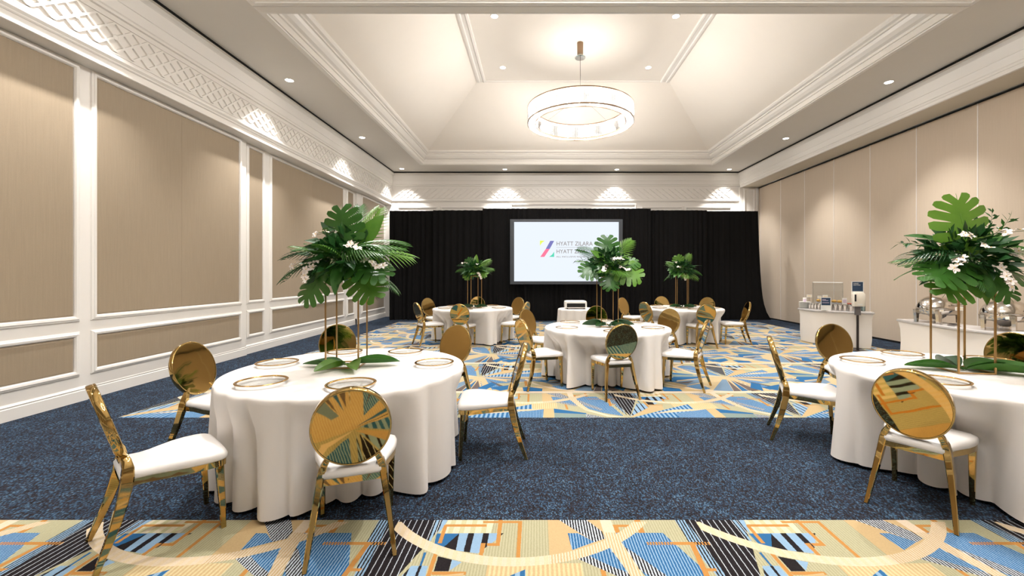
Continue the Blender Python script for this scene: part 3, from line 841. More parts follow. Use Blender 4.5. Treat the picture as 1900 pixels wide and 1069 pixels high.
def sbox(x0, x1, z0, z1, y0, y1, name, mat, par=None):
    return MB().box(sx(x0) + ox, sx(x1) + ox, y0, y1, sz(z1), sz(z0)).build(name, mat, par or scr)
sbox(953.5, 1148.5, 411.5, 522.5, -0.06, -0.04, 'screen_surface', 'screen_light')
surf = scr.children[0]
for nm, a in (('border_left', (946.5, 954, 407, 527.5)), ('border_right', (1148, 1155, 407, 527.5)), ('border_top', (954, 1148, 407, 412)), ('border_bottom', (954, 1148, 522, 527.5))):
    sbox(a[0], a[1], a[2], a[3], -0.085, -0.03, 'screen_border', 'screen_border')
for xx in (975, 1127):
    MB().box(sx(xx) + ox - 0.03, sx(xx) + ox + 0.03, -0.02, 0.04, 0, sz(524)).build('screen_leg', 'drape_black', scr)
    MB().box(sx(xx) + ox - 0.03, sx(xx) + ox + 0.03, -0.25, 0.12, 0, 0.03).build('screen_foot', 'drape_black', scr)
def sp(pts, name, mat):
    rr = [[(sx(a) + ox, yy, sz(b)) for a, b in pts] for yy in (-0.0625, -0.059)]
    return MB().rings(rr).build(name, mat, scr)
sp([(1001.8, 446.5), (1010.8, 446.8), (1005.5, 450.5), (1001.8, 456)], 'logo_corner', 'logo_lime')
sp([(1028.2, 467), (1028.2, 476.8), (1019, 476.6), (1024.6, 472.5)], 'logo_corner', 'logo_teal')
sp([(1021, 447), (1028.2, 447), (1020, 462), (1012.6, 462)], 'logo_bar', 'logo_violet')
sp([(1012.6, 462), (1020, 462), (1010, 476.8), (1002.4, 476.8)], 'logo_bar', 'logo_pink')
sp([(1032, 459), (1090, 459), (1090, 459.4), (1032, 459.4)], 'logo_rule', 'logo_grey')
for body, px0, px1, py, cap in (('HYATT ZILARA', 1032, 1099, 455.8, 7.6), ('HYATT ZIVA', 1032, 1086, 470.2, 7.4), ('ALL INCLUSIVE RESORTS', 1032, 1092, 477.8, 2.8)):
    text_mesh(body, cap * YS / FPX / 0.70, 'screen_lettering', 'logo_grey', scr, (sx(px0) + ox, -0.061, sz(py)), 0.003, fit=(px1 - px0) * YS / FPX)

# ------------------------------------------------------------------ tables and cloths
def round_table(x, y, R, label, h=0.745):
    o = thing('round_table', label, 'table', (x, y, 0))
    MB().lathe([(0.05, h - 0.03), (R - 0.02, h - 0.03), (R - 0.005, h - 0.02), (R - 0.005, h), (R - 0.02, h + 0.005), (0.05, h + 0.005)], 48).build('tabletop', 'table_wood', o)
    for sgx in (-1, 1):
        for sgy in (-1, 1):
            k = R * 0.42
            MB().tube([(sgx * k, sgy * k, h - 0.03), (sgx * k * 1.05, sgy * k * 1.05, 0)], 0.014, 8).build('leg', 'pole_dark', o)
    return o
def cloth(x, y, R, label, seed, dents=(), folds=23, h=0.752, cat='tablecloth', group='white round tablecloths'):
    rnd = random.Random(seed)
    NA = 288; prof_t = [0, 0.02, 0.05, 0.10, 0.18, 0.28, 0.4, 0.52, 0.64, 0.76, 0.88, 1.0]
    # irregular fold angles
    cuts = []; a = 0
    while a < 2 * PI - 0.16:
        cuts.append(a); a += 2 * PI / folds * rnd.uniform(0.72, 1.3)
    widths = [(cuts[(i + 1) % len(cuts)] + (2 * PI if i == len(cuts) - 1 else 0)) - cuts[i] for i in range(len(cuts))]
    amp = [rnd.uniform(0.55, 1.15) for _ in cuts]; skew = [rnd.uniform(-0.25, 0.25) for _ in cuts]
    def fold(th):
        th %= 2 * PI
        for i in range(len(cuts) - 1, -1, -1):
            if th >= cuts[i] or i == 0:
                u = (th - cuts[i]) / widths[i]
                s = math.sin(PI * max(0, min(1, u)))
                return amp[i] * (s ** 0.6) - 0.56
        return 0
    off = rnd.uniform(0, 6)
    vs = [(0, 0, h + 0.010)]; fs = []; rings = []
    for r in (0.25, 0.5, 0.75, 0.92, 0.985):
        rings.append([(R * r * math.cos(2 * PI * i / NA), R * r * math.sin(2 * PI * i / NA), h + 0.010 + 0.0015 * math.sin(7 * 2 * PI * i / NA + 9 * r)) for i in range(NA)])
    for t in prof_t:
        rg = []
        for i in range(NA):
            th = 2 * PI * i / NA; f = fold(th + off)
            g = t ** 0.42
            r = R + 0.010 + 0.030 * t + 0.115 * g * f * (0.45 + 0.55 * t)
            z = (h + 0.004) * (1 - t) + (0.014 + 0.014 * (1 - f)) * t
            if t == 0: z = h + 0.004; r = R + 0.003
            for da, rm in dents:
                d = (th - da + PI) % (2 * PI) - PI
                wgt = math.exp(-(d / (math.asin(min(1, 0.25 / rm)) + 0.07)) ** 8) * (lambda e: e * e * (3 - 2 * e))(min(1, max(0, (t - 0.02) / 0.36)))
                r = r + (min(r, rm - 0.03 + 0.10 * f * g) - r) * wgt
            rg.append((r * math.cos(th), r * math.sin(th), z))
        rings.append(rg)
    for rg in rings: vs += rg
    for i in range(NA): fs.append((0, 1 + i, 1 + (i + 1) % NA))
    for k in range(len(rings) - 1):
        for i in range(NA):
            j = (i + 1) % NA; b = 1 + k * NA
            fs.append((b + i, b + NA + i, b + NA + j, b + j))
    m = MB(); m.add(vs, fs)
    o = m.build('tablecloth', 'cloth_white', None, True)
    o.location = (x, y, 0)
    return tag(o, label, cat, group)

# ------------------------------------------------------------------ the chair
def make_chair():
    o = thing('banquet_chair', 'x', 'chair', (0, 0, 0), 0, 'gold oval-back banquet chairs')
    # backrest: thick oval mirror plate leaning back
    tilt = math.radians(16); n = 64; a, b, th = 0.205, 0.236, 0.017
    c = Vector((0, 0.06, 0.71)); up = Vector((0, -math.sin(tilt), math.cos(tilt))); fw = Vector((0, math.cos(tilt), math.sin(tilt)))
    def ell(s, d):
        return [c + Vector((a * s * math.cos(2 * PI * i / n), 0, 0)) + up * (b * s * math.sin(2 * PI * i / n)) + fw * d for i in range(n)]
    MB().rings([ell(0.965, -th), ell(0.965, th)]).build('backrest', 'gold', o, SM)
    bk = o.children[-1]
    prof = [(0.955, th + 0.002), (0.975, th + 0.005), (1.0, th + 0.001), (1.003, 0.0), (1.0, -th - 0.001), (0.975, -th - 0.005), (0.955, -th - 0.002)]
    MB().rings([ell(s, d) for s, d in prof], True, False, False).build('backrest_rim', 'gold', bk, True)
    # rear legs
    for sg in (-1, 1):
        pts = [(.22, 0, 0), (.212, .022, .06), (.203, .048, .13), (.190, .078, .22), (.177, .102, .31), (.165, .119, .39), (.158, .126, .44), (.147, .129, .485), (.128, .124, .525), (.105, .112, .558)]
        wd = [.024, .026, .029, .032, .035, .038, .040, .038, .032, .026]
        dp = [.026, .030, .036, .044, .050, .054, .056, .050, .040, .030]
        m = MB(); m.strip([(sg * p[0], p[1], p[2]) for p in pts], wd, dp)
        m.build('rear_leg', 'gold', o, SM)
        pts = [(.205, .545, 0), (.205, .54, .13), (.207, .53, .27), (.209, .522, .425)]
        m = MB(); m.strip([(sg * p[0], p[1], p[2]) for p in pts], [.026, .031, .037, .042], [.026, .031, .037, .042])
        m.build('front_leg', 'gold', o, SM)
    # seat outline (half) from rear to front
    half = [(.100, .148), (.140, .160), (.190, .166), (.240, .176), (.300, .196), (.370, .220), (.440, .234), (.500, .238), (.535, .234), (.556, .218), (.566, .190), (.570, .12), (.571, .05)]
    out = [(x, y) for y, x in half] + [(-x, y) for y, x in half[::-1]]
    def ring(s, z, cy=0.34):
        return [(x * s, cy + (y - cy) * s, z) for x, y in out]
    def sag(r, k):      # the cushion dips slightly along the sides behind the middle
        return [(x, y, z - k * math.exp(-((y - 0.22) / 0.07) ** 2) + k * 0.6 * math.exp(-((y - 0.42) / 0.1) ** 2)) for x, y, z in r]
    m = MB(); m.rings([ring(0.985, .420), ring(1.01, .428), sag(ring(1.015, .446), .006), sag(ring(0.985, .463), .008), sag(ring(0.90, .474), .008), sag(ring(0.6, .480), .006), sag(ring(0.2, .482), .004)])
    m.build('seat_cushion', 'seat_white', o, True)
    def band(s0, s1, z0, z1):
        return [ring(s0, z0), ring(s0, z1), ring(s1, z1), ring(s1, z0), ring(s0, z0)]
    m = MB(); m.rings(band(0.99, 0.90, .385, .421), True, False, False)
    m.build('seat_apron', 'gold', o, SM)
    return o
CH0 = make_chair(); CH_USED = [False]
def side(ang):
    names = ['right-hand', 'back right', 'back', 'back left', 'left-hand', 'front left', 'front', 'front right']
    return names[int(((ang % 360) + 22.5) // 45) % 8]
def chair(rx, ry, fx, fy, label):
    rz = math.atan2(fy, fx) - PI / 2
    if not CH_USED[0]:
        CH_USED[0] = True
        CH0.location = (rx, ry, 0); CH0.rotation_euler = (0, 0, rz); CH0['label'] = label
        return CH0
    return dup(CH0, (rx, ry, 0), rz, label)

# ------------------------------------------------------------------ charger plates
def make_plate():
    o = thing('charger_plate', 'x', 'plate', (0, 0, 0), 0, 'gold-rimmed glass charger plates')
    MB().lathe([(0.01, 0.003), (0.10, 0.003), (0.112, 0.006), (0.135, 0.016), (0.150, 0.020), (0.150, 0.023), (0.134, 0.0195), (0.110, 0.010), (0.10, 0.0065), (0.01, 0.0065)], 48).build('plate_body', 'plate_glass', o, True)
    MB().lathe([(0.147, 0.0185), (0.164, 0.0205), (0.166, 0.023), (0.163, 0.0255), (0.146, 0.0245), (0.147, 0.0185)], 48, cap=False).build('gold_rim', 'rim_gold', o, True)
    return o
PL0 = make_plate(); PL_USED = [False]
ZTAB = 0.7655
def plate(x, y, label):
    if not PL_USED[0]:
        PL_USED[0] = True; PL0.location = (x, y, ZTAB); PL0['label'] = label; return PL0
    return dup(PL0, (x, y, ZTAB), 0, label)

# name: centre, list of (rear centre x, y, facing or None, label)
TABLES = {
 'A': ((-1.55, 3.56), 'front left', [
   (-2.415, 2.31, (0.65, 0.76), 'gold oval-back chair in side view at the lower left, nearest the panelled wall'),
   (-3.09, 3.77, (1.0, -0.12), 'gold oval-back chair left of the front left table, in front of the panelling'),
   (-2.40, 5.13, (0.50, -0.86), 'gold oval-back chair behind the gold stand of the front left table, mostly hidden'),
   (-0.93, 5.06, (-0.36, -0.93), 'gold oval-back chair at the back right of the front left table, facing the camera'),
   (-0.10, 3.76, (-1.0, -0.07), 'gold oval-back chair in side view right of the front left table, white seat leftward'),
   (-0.985, 2.26, (-0.33, 0.944), 'gold oval-back chair with mirrored carpet pattern, back to camera at front left table')]),
 'B': ((1.05, 6.36), 'middle', [
   (-0.225, 5.77, (0.87, 0.49), 'gold oval-back chair at the front left of the middle table, white seat rightward'),
   (-0.20, 7.42, (0.80, -0.60), 'gold oval-back chair at the back left of the middle table, half hidden by another'),
   (1.15, 8.20, (-0.05, -1.0), 'gold oval-back chair behind the middle table, just in front of the projector table'),
   (2.36, 7.50, (-0.72, -0.69), 'gold oval-back chair at the back right of the middle table, its mirrored front showing'),
   (2.30, 5.71, (-0.85, 0.53), 'gold oval-back chair in side view right of the middle table'),
   (1.056, 5.18, (-0.20, 0.98), 'oval-back chair with dark mirrored back in front of the middle table')]),
 'C': ((-1.49, 9.97), 'back left', [
   (-2.62, 9.24, (0.80, 0.60), 'gold oval-back chair at the front left of the back left table'),
   (-2.83, 11.0, (0.80, -0.60), 'gold oval-back chair at the back left of the back left table, against the drape'),
   (-1.62, 11.72, (0.05, -1.0), 'gold oval-back chair behind the back left table, under its centrepiece'),
   (-0.46, 11.32, (-0.58, -0.81), 'gold oval-back chair at the back right of the back left table'),
   (-0.20, 9.45, (-0.93, 0.36), 'gold oval-back chair right of the back left table, its seat half under the cloth'),
   (-1.60, 8.80, (0.08, 1.0), 'gold oval-back chair with back to camera in front of the back left table')]),
 'D': ((3.40, 9.97), 'back right', [
   (2.25, 11.25, (0.68, -0.73), 'gold oval-back chair at the back left of the back right table, turned sideways'),
   (2.38, 9.45, (0.90, 0.42), 'gold oval-back chair at the left of the back right table, behind the middle table'),
   (3.47, 11.85, (-0.05, -1.0), 'gold oval-back chair behind the back right table, left of its stand'),
   (4.55, 11.32, (-0.62, -0.78), 'gold oval-back chair at the back right of the back right table, right of its stand'),
   (4.74, 9.50, (-0.98, 0.18), 'gold oval-back chair in profile at the right end of the back right table'),
   (3.53, 8.80, (-0.05, 1.0), 'gold oval-back chair with back to camera in front of the back right table')]),
 'E': ((3.45, 3.40), 'front right', [
   (2.27, 4.15, (0.90, -0.42), 'gold oval-back chair in side view left of the front right table, on the blue carpet'),
   (3.58, 5.18, (-0.08, -1.0), 'gold oval-back chair behind the front right table, near the far buffet counter'),
   (2.35, 2.69, (0.81, 0.585), 'gold oval-back chair with back to camera in front of the front right table'),
   (4.93, 4.40, (-0.82, -0.57), 'gold oval-back chair at the right edge of the picture, below the near chafing dish')]),
}
for key, ((tx, ty), tname, chairs) in TABLES.items():
    R = 0.915
    dents = []
    for cx, cy, f, lab in chairs:
        f = f or (tx - cx, ty - cy)
        L = math.hypot(*f); fx, fy = f[0] / L, f[1] / L
        chair(cx, cy, fx, fy, lab)
        ex, ey = cx + fx * 0.585 - tx, cy + fy * 0.585 - ty
        rr = math.hypot(ex, ey)
        if rr < R + 0.08: dents.append((math.atan2(ey, ex), max(0.45, rr - 0.03)))
    round_table(tx, ty, R, '%s round banquet table hidden under its white cloth' % tname)
    cloth(tx, ty, R, 'floor-length white cloth on the %s round table' % tname, ord(key), dents)
    for cx, cy, f, lab in chairs:
        an = math.atan2(cy - ty, cx - tx)
        plate(tx + 0.68 * math.cos(an), ty + 0.68 * math.sin(an), 'gold-rimmed glass charger on the %s table, %s place' % (tname, side(math.degrees(an))))

# ------------------------------------------------------------------ foliage
def mesh_of(m, name, mat, smooth=True):
    me = bpy.data.meshes.new(name); me.from_pydata(m.v, [], m.f); me.materials.append(MAT[mat])
    if smooth: me.polygons.foreach_set('use_smooth', [True] * len(me.polygons))
    return me
def leaf_monstera(seed, mat, droop=0.22, cup=0.12):
    rnd = random.Random(seed); m = MB()
    def place(x, y):
        r = math.hypot(x, y - 0.4)
        return (x, y, -droop * (y ** 2) * 0.9 - cup * 0.0 - 0.35 * abs(x) ** 2 + 0.02 * math.sin(9 * y + 3 * x))
    NL = 7
    for sg in (-1, 1):
        for i in range(NL):
            t0, t1 = i / NL, (i + 1) / NL
            y0, y1 = 0.04 + 0.80 * t0 ** 1.15, 0.04 + 0.80 * t1 ** 1.15
            a0, a1 = math.radians(-78 + 150 * t0 ** 0.9), math.radians(-78 + 150 * t1 ** 0.9)
            R0 = 0.50 * (1.0 - 0.10 * t0); R1 = 0.50 * (1.0 - 0.10 * t1)
            def edge(t):
                an = math.radians(-80 + 165 * t ** 0.92)
                w = 0.47 * math.cos(an * 0.98) ** 0.75 if math.cos(an) > 0 else 0.0
                yy = 0.42 + 0.54 * math.sin(an)
                return max(0.0, w), yy
            e0, e1 = edge(t0), edge(t1)
            rows = []
            for k in range(7):
                u = k / 6.0
                ax, ay = e0[0] * u, y0 * (1 - u) + e0[1] * u
                bx, by = e1[0] * u, y1 * (1 - u) + e1[1] * u
                mx_, my_ = (ax + bx) / 2, (ay + by) / 2
                if u > 0.4:
                    q = 0.10 + 0.14 * ((u - 0.4) / 0.6) if k < 6 else 0.55
                    qa = q if i > 0 else q * 0.3
                    qb = q if i < NL - 1 else 0.0
                    ax, ay = ax + (mx_ - ax) * qa, ay + (my_ - ay) * qa
                    bx, by = bx + (mx_ - bx) * qb, by + (my_ - by) * qb
                rows.append([place(sg * ax, ay), place(sg * mx_, my_ + (0.02 if k == 6 else 0)), place(sg * bx, by)])
            m.rings(rows, False, False, False)
    m.tube([(0, -0.25, 0.02), (0, 0.1, 0.0), place(0, 0.5), place(0, 0.95)], [0.012, 0.012, 0.008, 0.003], 5)
    return mesh_of(m, 'monstera_leaf', mat)
def leaf_broad(mat, wid=0.17, droop=0.35, fold=0.25):
    m = MB(); rows = []; N = 12
    for k in range(N + 1):
        t = k / N; w = wid * (math.sin(PI * min(1, t ** 0.8 * 0.98 + 0.02)) ** 0.75); z = 0.10 * t - droop * t * t
        rows.append([(s * w, t - 0.02 * abs(s), z + fold * abs(s) * w + 0.008 * math.sin(8 * t) * s) for s in (-1, -0.5, 0, 0.5, 1)])
    m.rings(rows, False, False, False)
    m.tube([(0, -0.2, -0.03), (0, 0, 0)], [0.012, 0.01], 5)
    return mesh_of(m, 'broad_leaf', mat)
def leaf_palm(mat, n=17, droop=0.45, ll=0.42):
    m = MB(); pts = []
    def sp_(t): return Vector((0, t, 0.15 * t - droop * t * t))
    m.tube([sp_(-0.15 + 1.13 * i / 10) for i in range(11)], [0.010 - 0.0007 * i for i in range(11)], 5)
    for i in range(n):
        t = 0.10 + 0.90 * i / (n - 1); b = sp_(t)
        L = ll * (math.sin(PI * (0.18 + 0.72 * t)) ** 0.8) * (1 if i < n - 1 else 0.6)
        for sg in (-1, 1):
            an = math.radians(62 - 42 * t); dx, dy = sg * math.sin(an), math.cos(an)
            rows = []
            for k in range(5):
                u = k / 4.0; w = 0.017 * math.sin(PI * (0.15 + 0.80 * u)) if k < 4 else 0.001
                c = b + Vector((dx * L * u, dy * L * u, 0.05 * u * L - 0.55 * L * u * u))
                nx, ny = -dy * sg, dx * sg
                rows.append([tuple(c + Vector((nx * w, ny * w, 0.006))), tuple(c), tuple(c - Vector((nx * w, ny * w, -0.006)))])
            m.rings(rows, False, False, False)
    return mesh_of(m, 'palm_frond', mat, False)
def leaf_sprig(seed, mat, n=16):
    rnd = random.Random(seed); m = MB()
    def sp_(t): return Vector((0.12 * math.sin(2.2 * t), t, 0.2 * t - 0.25 * t * t))
    m.tube([sp_(i / 6) for i in range(7)], [0.007 - 0.0007 * i for i in range(7)], 4)
    for i in range(n):
        t = 0.2 + 0.8 * i / (n - 1); b = sp_(t); a = i * 2.4
        d = Vector((math.cos(a), 0.7, math.sin(a) * 0.7)).normalized(); L = 0.17 * rnd.uniform(0.7, 1.2)
        s = d.cross(Vector((rnd.uniform(-1, 1), rnd.uniform(-1, 1), 1))).normalized() * 0.028
        p1, p2 = b + d * L * 0.45, b + d * L + Vector((0, 0, -0.02))
        m.add([b, p1 + s, p2, p1 - s], [(0, 1, 2, 3)])
    return mesh_of(m, 'leafy_sprig', mat, False)
def orchid_parts(seed):
    """one spray: stem mesh plus separate blossoms meshes joined by kind"""
    rnd = random.Random(seed); st = MB(); fl = MB(); co_ = MB()
    def sp_(t): return Vector((0.03 * math.sin(3 * t), t, 0.25 * t - 0.5 * t * t))
    st.tube([sp_(i / 6) for i in range(7)], 0.006, 4)
    for i in range(6):
        b = sp_(0.35 + 0.12 * i) + Vector((rnd.uniform(-.08, .08), rnd.uniform(-.03, .03), rnd.uniform(.0, .10)))
        nrm = Vector((rnd.uniform(-.6, .6), rnd.uniform(-.2, .8), rnd.uniform(.3, 1))).normalized()
        u = nrm.cross(Vector((0.3, 0.2, 1))).normalized(); v = nrm.cross(u)
        s = rnd.uniform(0.11, 0.15)
        for k in range(5):
            a = 2 * PI * k / 5 + rnd.uniform(-.2, .2); d = u * math.cos(a) + v * math.sin(a); e = nrm.cross(d)
            w = s * (0.33 if k % 2 else 0.42)
            p = [b, b + d * s * .4 + e * w * .8 + nrm * .015, b + d * s * .8 + e * w * .7 + nrm * .02, b + d * s + nrm * .005, b + d * s * .8 - e * w * .7 + nrm * .02, b + d * s * .4 - e * w * .8 + nrm * .015]
            fl.add(p, [(0, 1, 2, 3), (0, 3, 4, 5)])
        co_.lathe([(0.001, 0.0), (0.018, 0.01), (0.001, 0.03)], 6, tuple(b + nrm * 0.012))
    return mesh_of(st, 'flower_stem', 'stem_green'), mesh_of(fl, 'orchid_blossoms', 'petal', False), mesh_of(co_, 'blossom_hearts', 'petal_core', False)
LM = {'mo': [leaf_monstera(1, 'leaf_mid'), leaf_monstera(2, 'leaf_bright', 0.15), leaf_monstera(3, 'leaf_mid', 0.30)],
      'br': [leaf_broad('leaf_mid'), leaf_broad('leaf_dark', 0.14, 0.5), leaf_broad('leaf_bright', 0.2, 0.2)],
      'pa': [leaf_palm('leaf_mid'), leaf_palm('leaf_bright', 15, 0.30, 0.46), leaf_palm('leaf_dark', 16, 0.6, 0.4)],
      'sp': [leaf_sprig(1, 'leaf_dark'), leaf_sprig(2, 'leaf_mid')]}
LNAME = {'mo': 'monstera_leaf', 'br': 'broad_leaf', 'pa': 'palm_frond', 'sp': 'leafy_sprig'}
ORCH = [orchid_parts(s) for s in (1, 2, 3)]
def orient(o, base, d, nrm, s):
    d = Vector(d).normalized(); nrm = Vector(nrm); x = d.cross(nrm).normalized(); z = x.cross(d)
    M = Matrix((x, d, z)).transposed().to_4x4()
    o.matrix_local = Matrix.Translation(base) @ M @ Matrix.Diagonal((s, s, s, 1))
def filler(seed, r, hz, n=340):
    rnd = random.Random(seed); m = MB()
    for i in range(n):
        th = rnd.uniform(0, 2 * PI); ph = rnd.uniform(-0.75, 1.4); rr = rnd.uniform(0.25, 1.0) ** 0.6
        b = Vector((r * rr * math.cos(th) * math.cos(ph), r * rr * math.sin(th) * math.cos(ph), hz * rr * math.sin(ph)))
        d = (b.normalized() + Vector((rnd.uniform(-.6, .6), rnd.uniform(-.6, .6), rnd.uniform(-.5, .5)))).normalized()
        s = d.cross(Vector((rnd.uniform(-1, 1), rnd.uniform(-1, 1), rnd.uniform(-1, 1)))).normalized()
        L = rnd.uniform(0.07, 0.15); w = L * 0.22
        k = Vector((0, 0, -0.02))
        m.add([b, b + d * L * .4 + s * w, b + d * L + k, b + d * L * .4 - s * w], [(0, 1, 2, 3)])
    return m
def arrangement(x, y, z, label, leaves, flowers, seed, scale=1.0, extra=True):
    rnd = random.Random(seed)
    o = thing('floral_arrangement', label, 'flowers', (x, y, z), 0, 'tropical leaf arrangements on gold stands')
    MB().lathe([(0.01, 0.0), (0.12, 0.0), (0.14, 0.03), (0.13, 0.10), (0.01, 0.12)], 16).build('moss_base', 'leaf_dark', o, True)
    f = filler(seed, 0.30 * scale, 0.24 * scale)
    f.v = [(a, b, c + 0.16 * scale) for a, b, c in f.v]
    fo = f.build('small_foliage', 'leaf_dark', o); fo['kind'] = 'stuff'
    for kind, var, base, d, nrm, s in leaves:
        l = link(LNAME[kind], LM[kind][var], o)
        orient(l, Vector(base) * scale, d, nrm, s * scale)
    if extra:
        for i in range(16):
            th = 2 * PI * i / 16 + rnd.uniform(-.15, .15); el = rnd.uniform(-0.35, 0.75)
            kind = rnd.choice(['br', 'br', 'pa', 'sp', 'pa']); var = rnd.randrange(2)
            d = Vector((math.cos(th) * math.cos(el), math.sin(th) * math.cos(el), math.sin(el)))
            l = link(LNAME[kind], LM[kind][var], o)
            nrm = Vector((-math.cos(th) * math.sin(el) * 0.5, -math.sin(th) * math.sin(el) * 0.5 - 0.2, 1))
            orient(l, Vector((0.10 * math.cos(th), 0.10 * math.sin(th), 0.12 + 0.06 * el)) * scale, d, nrm, rnd.uniform(0.30, 0.44) * scale)
    for base, d, s in flowers:
        e = link('flower_stem', ORCH[rnd.randrange(3)][0], o)
        idx = rnd.randrange(3); e.data = ORCH[idx][0]
        orient(e, Vector(base) * scale, d, (0, -0.6, 1), s * scale)
        for nm, k in (('orchid_blossoms', 1), ('blossom_hearts', 2)):
            g = link(nm, ORCH[idx][k], e); g['kind'] = 'stuff'
    return o
def gold_stand(x, y, rz, label, w=0.255, d=0.27, h=0.745, r=0.0055):
    o = thing('gold_stand', label, 'stand', (x, y, ZTAB + 0.0005), rz, 'square gold wire stands')
    for a in (-1, 1):
        for b in (-1, 1):
            MB().box(a * w / 2 - r, a * w / 2 + r, b * d / 2 - r, b * d / 2 + r, 0, h).build('upright_rod', 'stand_gold', o)
    for z in (r, h - r):
        for b in (-1, 1):
            MB().box(-w / 2, w / 2, b * d / 2 - r, b * d / 2 + r, z - r, z + r).build('cross_rod', 'stand_gold', o)
            MB().box(b * w / 2 - r, b * w / 2 + r, -d / 2, d / 2, z - r, z + r).build('cross_rod', 'stand_gold', o)
    MB().box(-w / 2, w / 2, -d / 2, d / 2, h - 0.002, h + 0.002).build('top_plate', 'stand_gold', o)
    return o
def table_leaf(x, y, ang, L, label, var=0, dz=0.012, group='leaves laid under the gold stands', kind='br'):
    o = link('loose_leaf', FLAT[var])
    o.location = (x, y, ZTAB + dz); o.rotation_euler = (0, 0, ang - PI / 2); o.scale = (L, L, L)
    return tag(o, label, 'leaf', group)
def flat_leaf(mat, wid, curl):
    m = MB(); rows = []; N = 12
    for k in range(N + 1):
        t = k / N; w = wid * (math.sin(PI * min(1, t ** 0.8 * 0.97 + 0.02)) ** 0.75)
        z = 0.02 + 0.10 * curl * max(0, t - 0.6) ** 1.2
        rows.append([(s * w, t, z + 0.75 * w * s * s * (0.4 + curl) + 0.01 * math.sin(7 * t) * s) for s in (-1, -0.5, 0, 0.5, 1)])
    m.rings(rows, False, False, False)
    m.tube([(0, -0.15, 0.02), (0, 0, 0.022)], [0.015, 0.012], 5)
    return mesh_of(m, 'loose_leaf', mat)
FLAT = [flat_leaf('leaf_mid', 0.22, 0.5), flat_leaf('leaf_bright', 0.22, 0.9), flat_leaf('leaf_dark', 0.20, 1.4)]

F_ = (0, -1, 0.15)
LA = [('mo', 0, (0.0, -0.08, 0.24), (-0.12, -0.05, 1), (-0.15, -1, 0.1), 0.48),
      ('br', 2, (0.10, 0.0, 0.28), (0.55, 0.0, 0.75), (0.2, -1, 0.2), 0.42),
      ('pa', 1, (0.08, 0.05, 0.25), (0.32, 0.12, 0.95), (-0.2, -1, 0.2), 0.46),
      ('pa', 0, (0.02, 0.06, 0.25), (-0.05, 0.2, 1), (0, -1, 0.2), 0.50),
      ('br', 0, (-0.06, -0.05, 0.24), (-1, -0.1, 0.22), (0.1, -0.5, 0.9), 0.46),
      ('br', 1, (-0.04, 0.0, 0.30), (-0.62, 0.0, 0.78), (0.3, -1, 0.4), 0.38),
      ('pa', 2, (-0.06, -0.05, 0.18), (-1, -0.15, -0.02), (0, -0.5, 1), 0.52),
      ('pa', 2, (-0.05, -0.05, 0.22), (-0.85, -0.3, 0.25), (0, -0.5, 1), 0.44),
      ('mo', 0, (-0.10, -0.12, 0.12), (-0.55, -0.35, -0.75), (-0.45, -0.85, 0.3), 0.46),
      ('pa', 0, (0.02, -0.10, 0.24), (1, -0.35, 0.30), (0.0, -0.7, 1), 0.56),
      ('pa', 0, (0.00, -0.12, 0.22), (0.75, -0.55, 0.20), (0.0, -0.8, 1), 0.50),
      ('pa', 1, (0.05, -0.05, 0.20), (1, -0.05, 0.12), (0.0, -0.5, 1), 0.55),
      ('mo', 1, (0.12, -0.12, 0.10), (0.60, -0.25, -0.70), (0.3, -0.9, 0.3), 0.42),
      ('mo', 2, (0.08, -0.12, 0.16), (0.90, -0.35, -0.18), (0.1, -0.6, 0.9), 0.46),
      ('mo', 0, (0.0, 0.10, 0.16), (0.3, 0.9, 0.1), (0, 0.1, 1), 0.42),
      ('br', 0, (0.0, -0.14, 0.12), (0.1, -0.6, -0.5), (0, -0.6, 0.6), 0.34)]
FA = [((0.08, -0.16, 0.26), (0.45, -0.6, 0.15), 0.30), ((-0.14, -0.14, 0.22), (-0.2, -0.6, -0.5), 0.34), ((-0.20, -0.10, 0.18), (-0.8, -0.5, -0.15), 0.26),
      ((0.16, -0.14, 0.16), (0.8, -0.5, -0.05), 0.34), ((0.0, -0.05, 0.38), (-0.7, -0.4, 0.2), 0.26)]
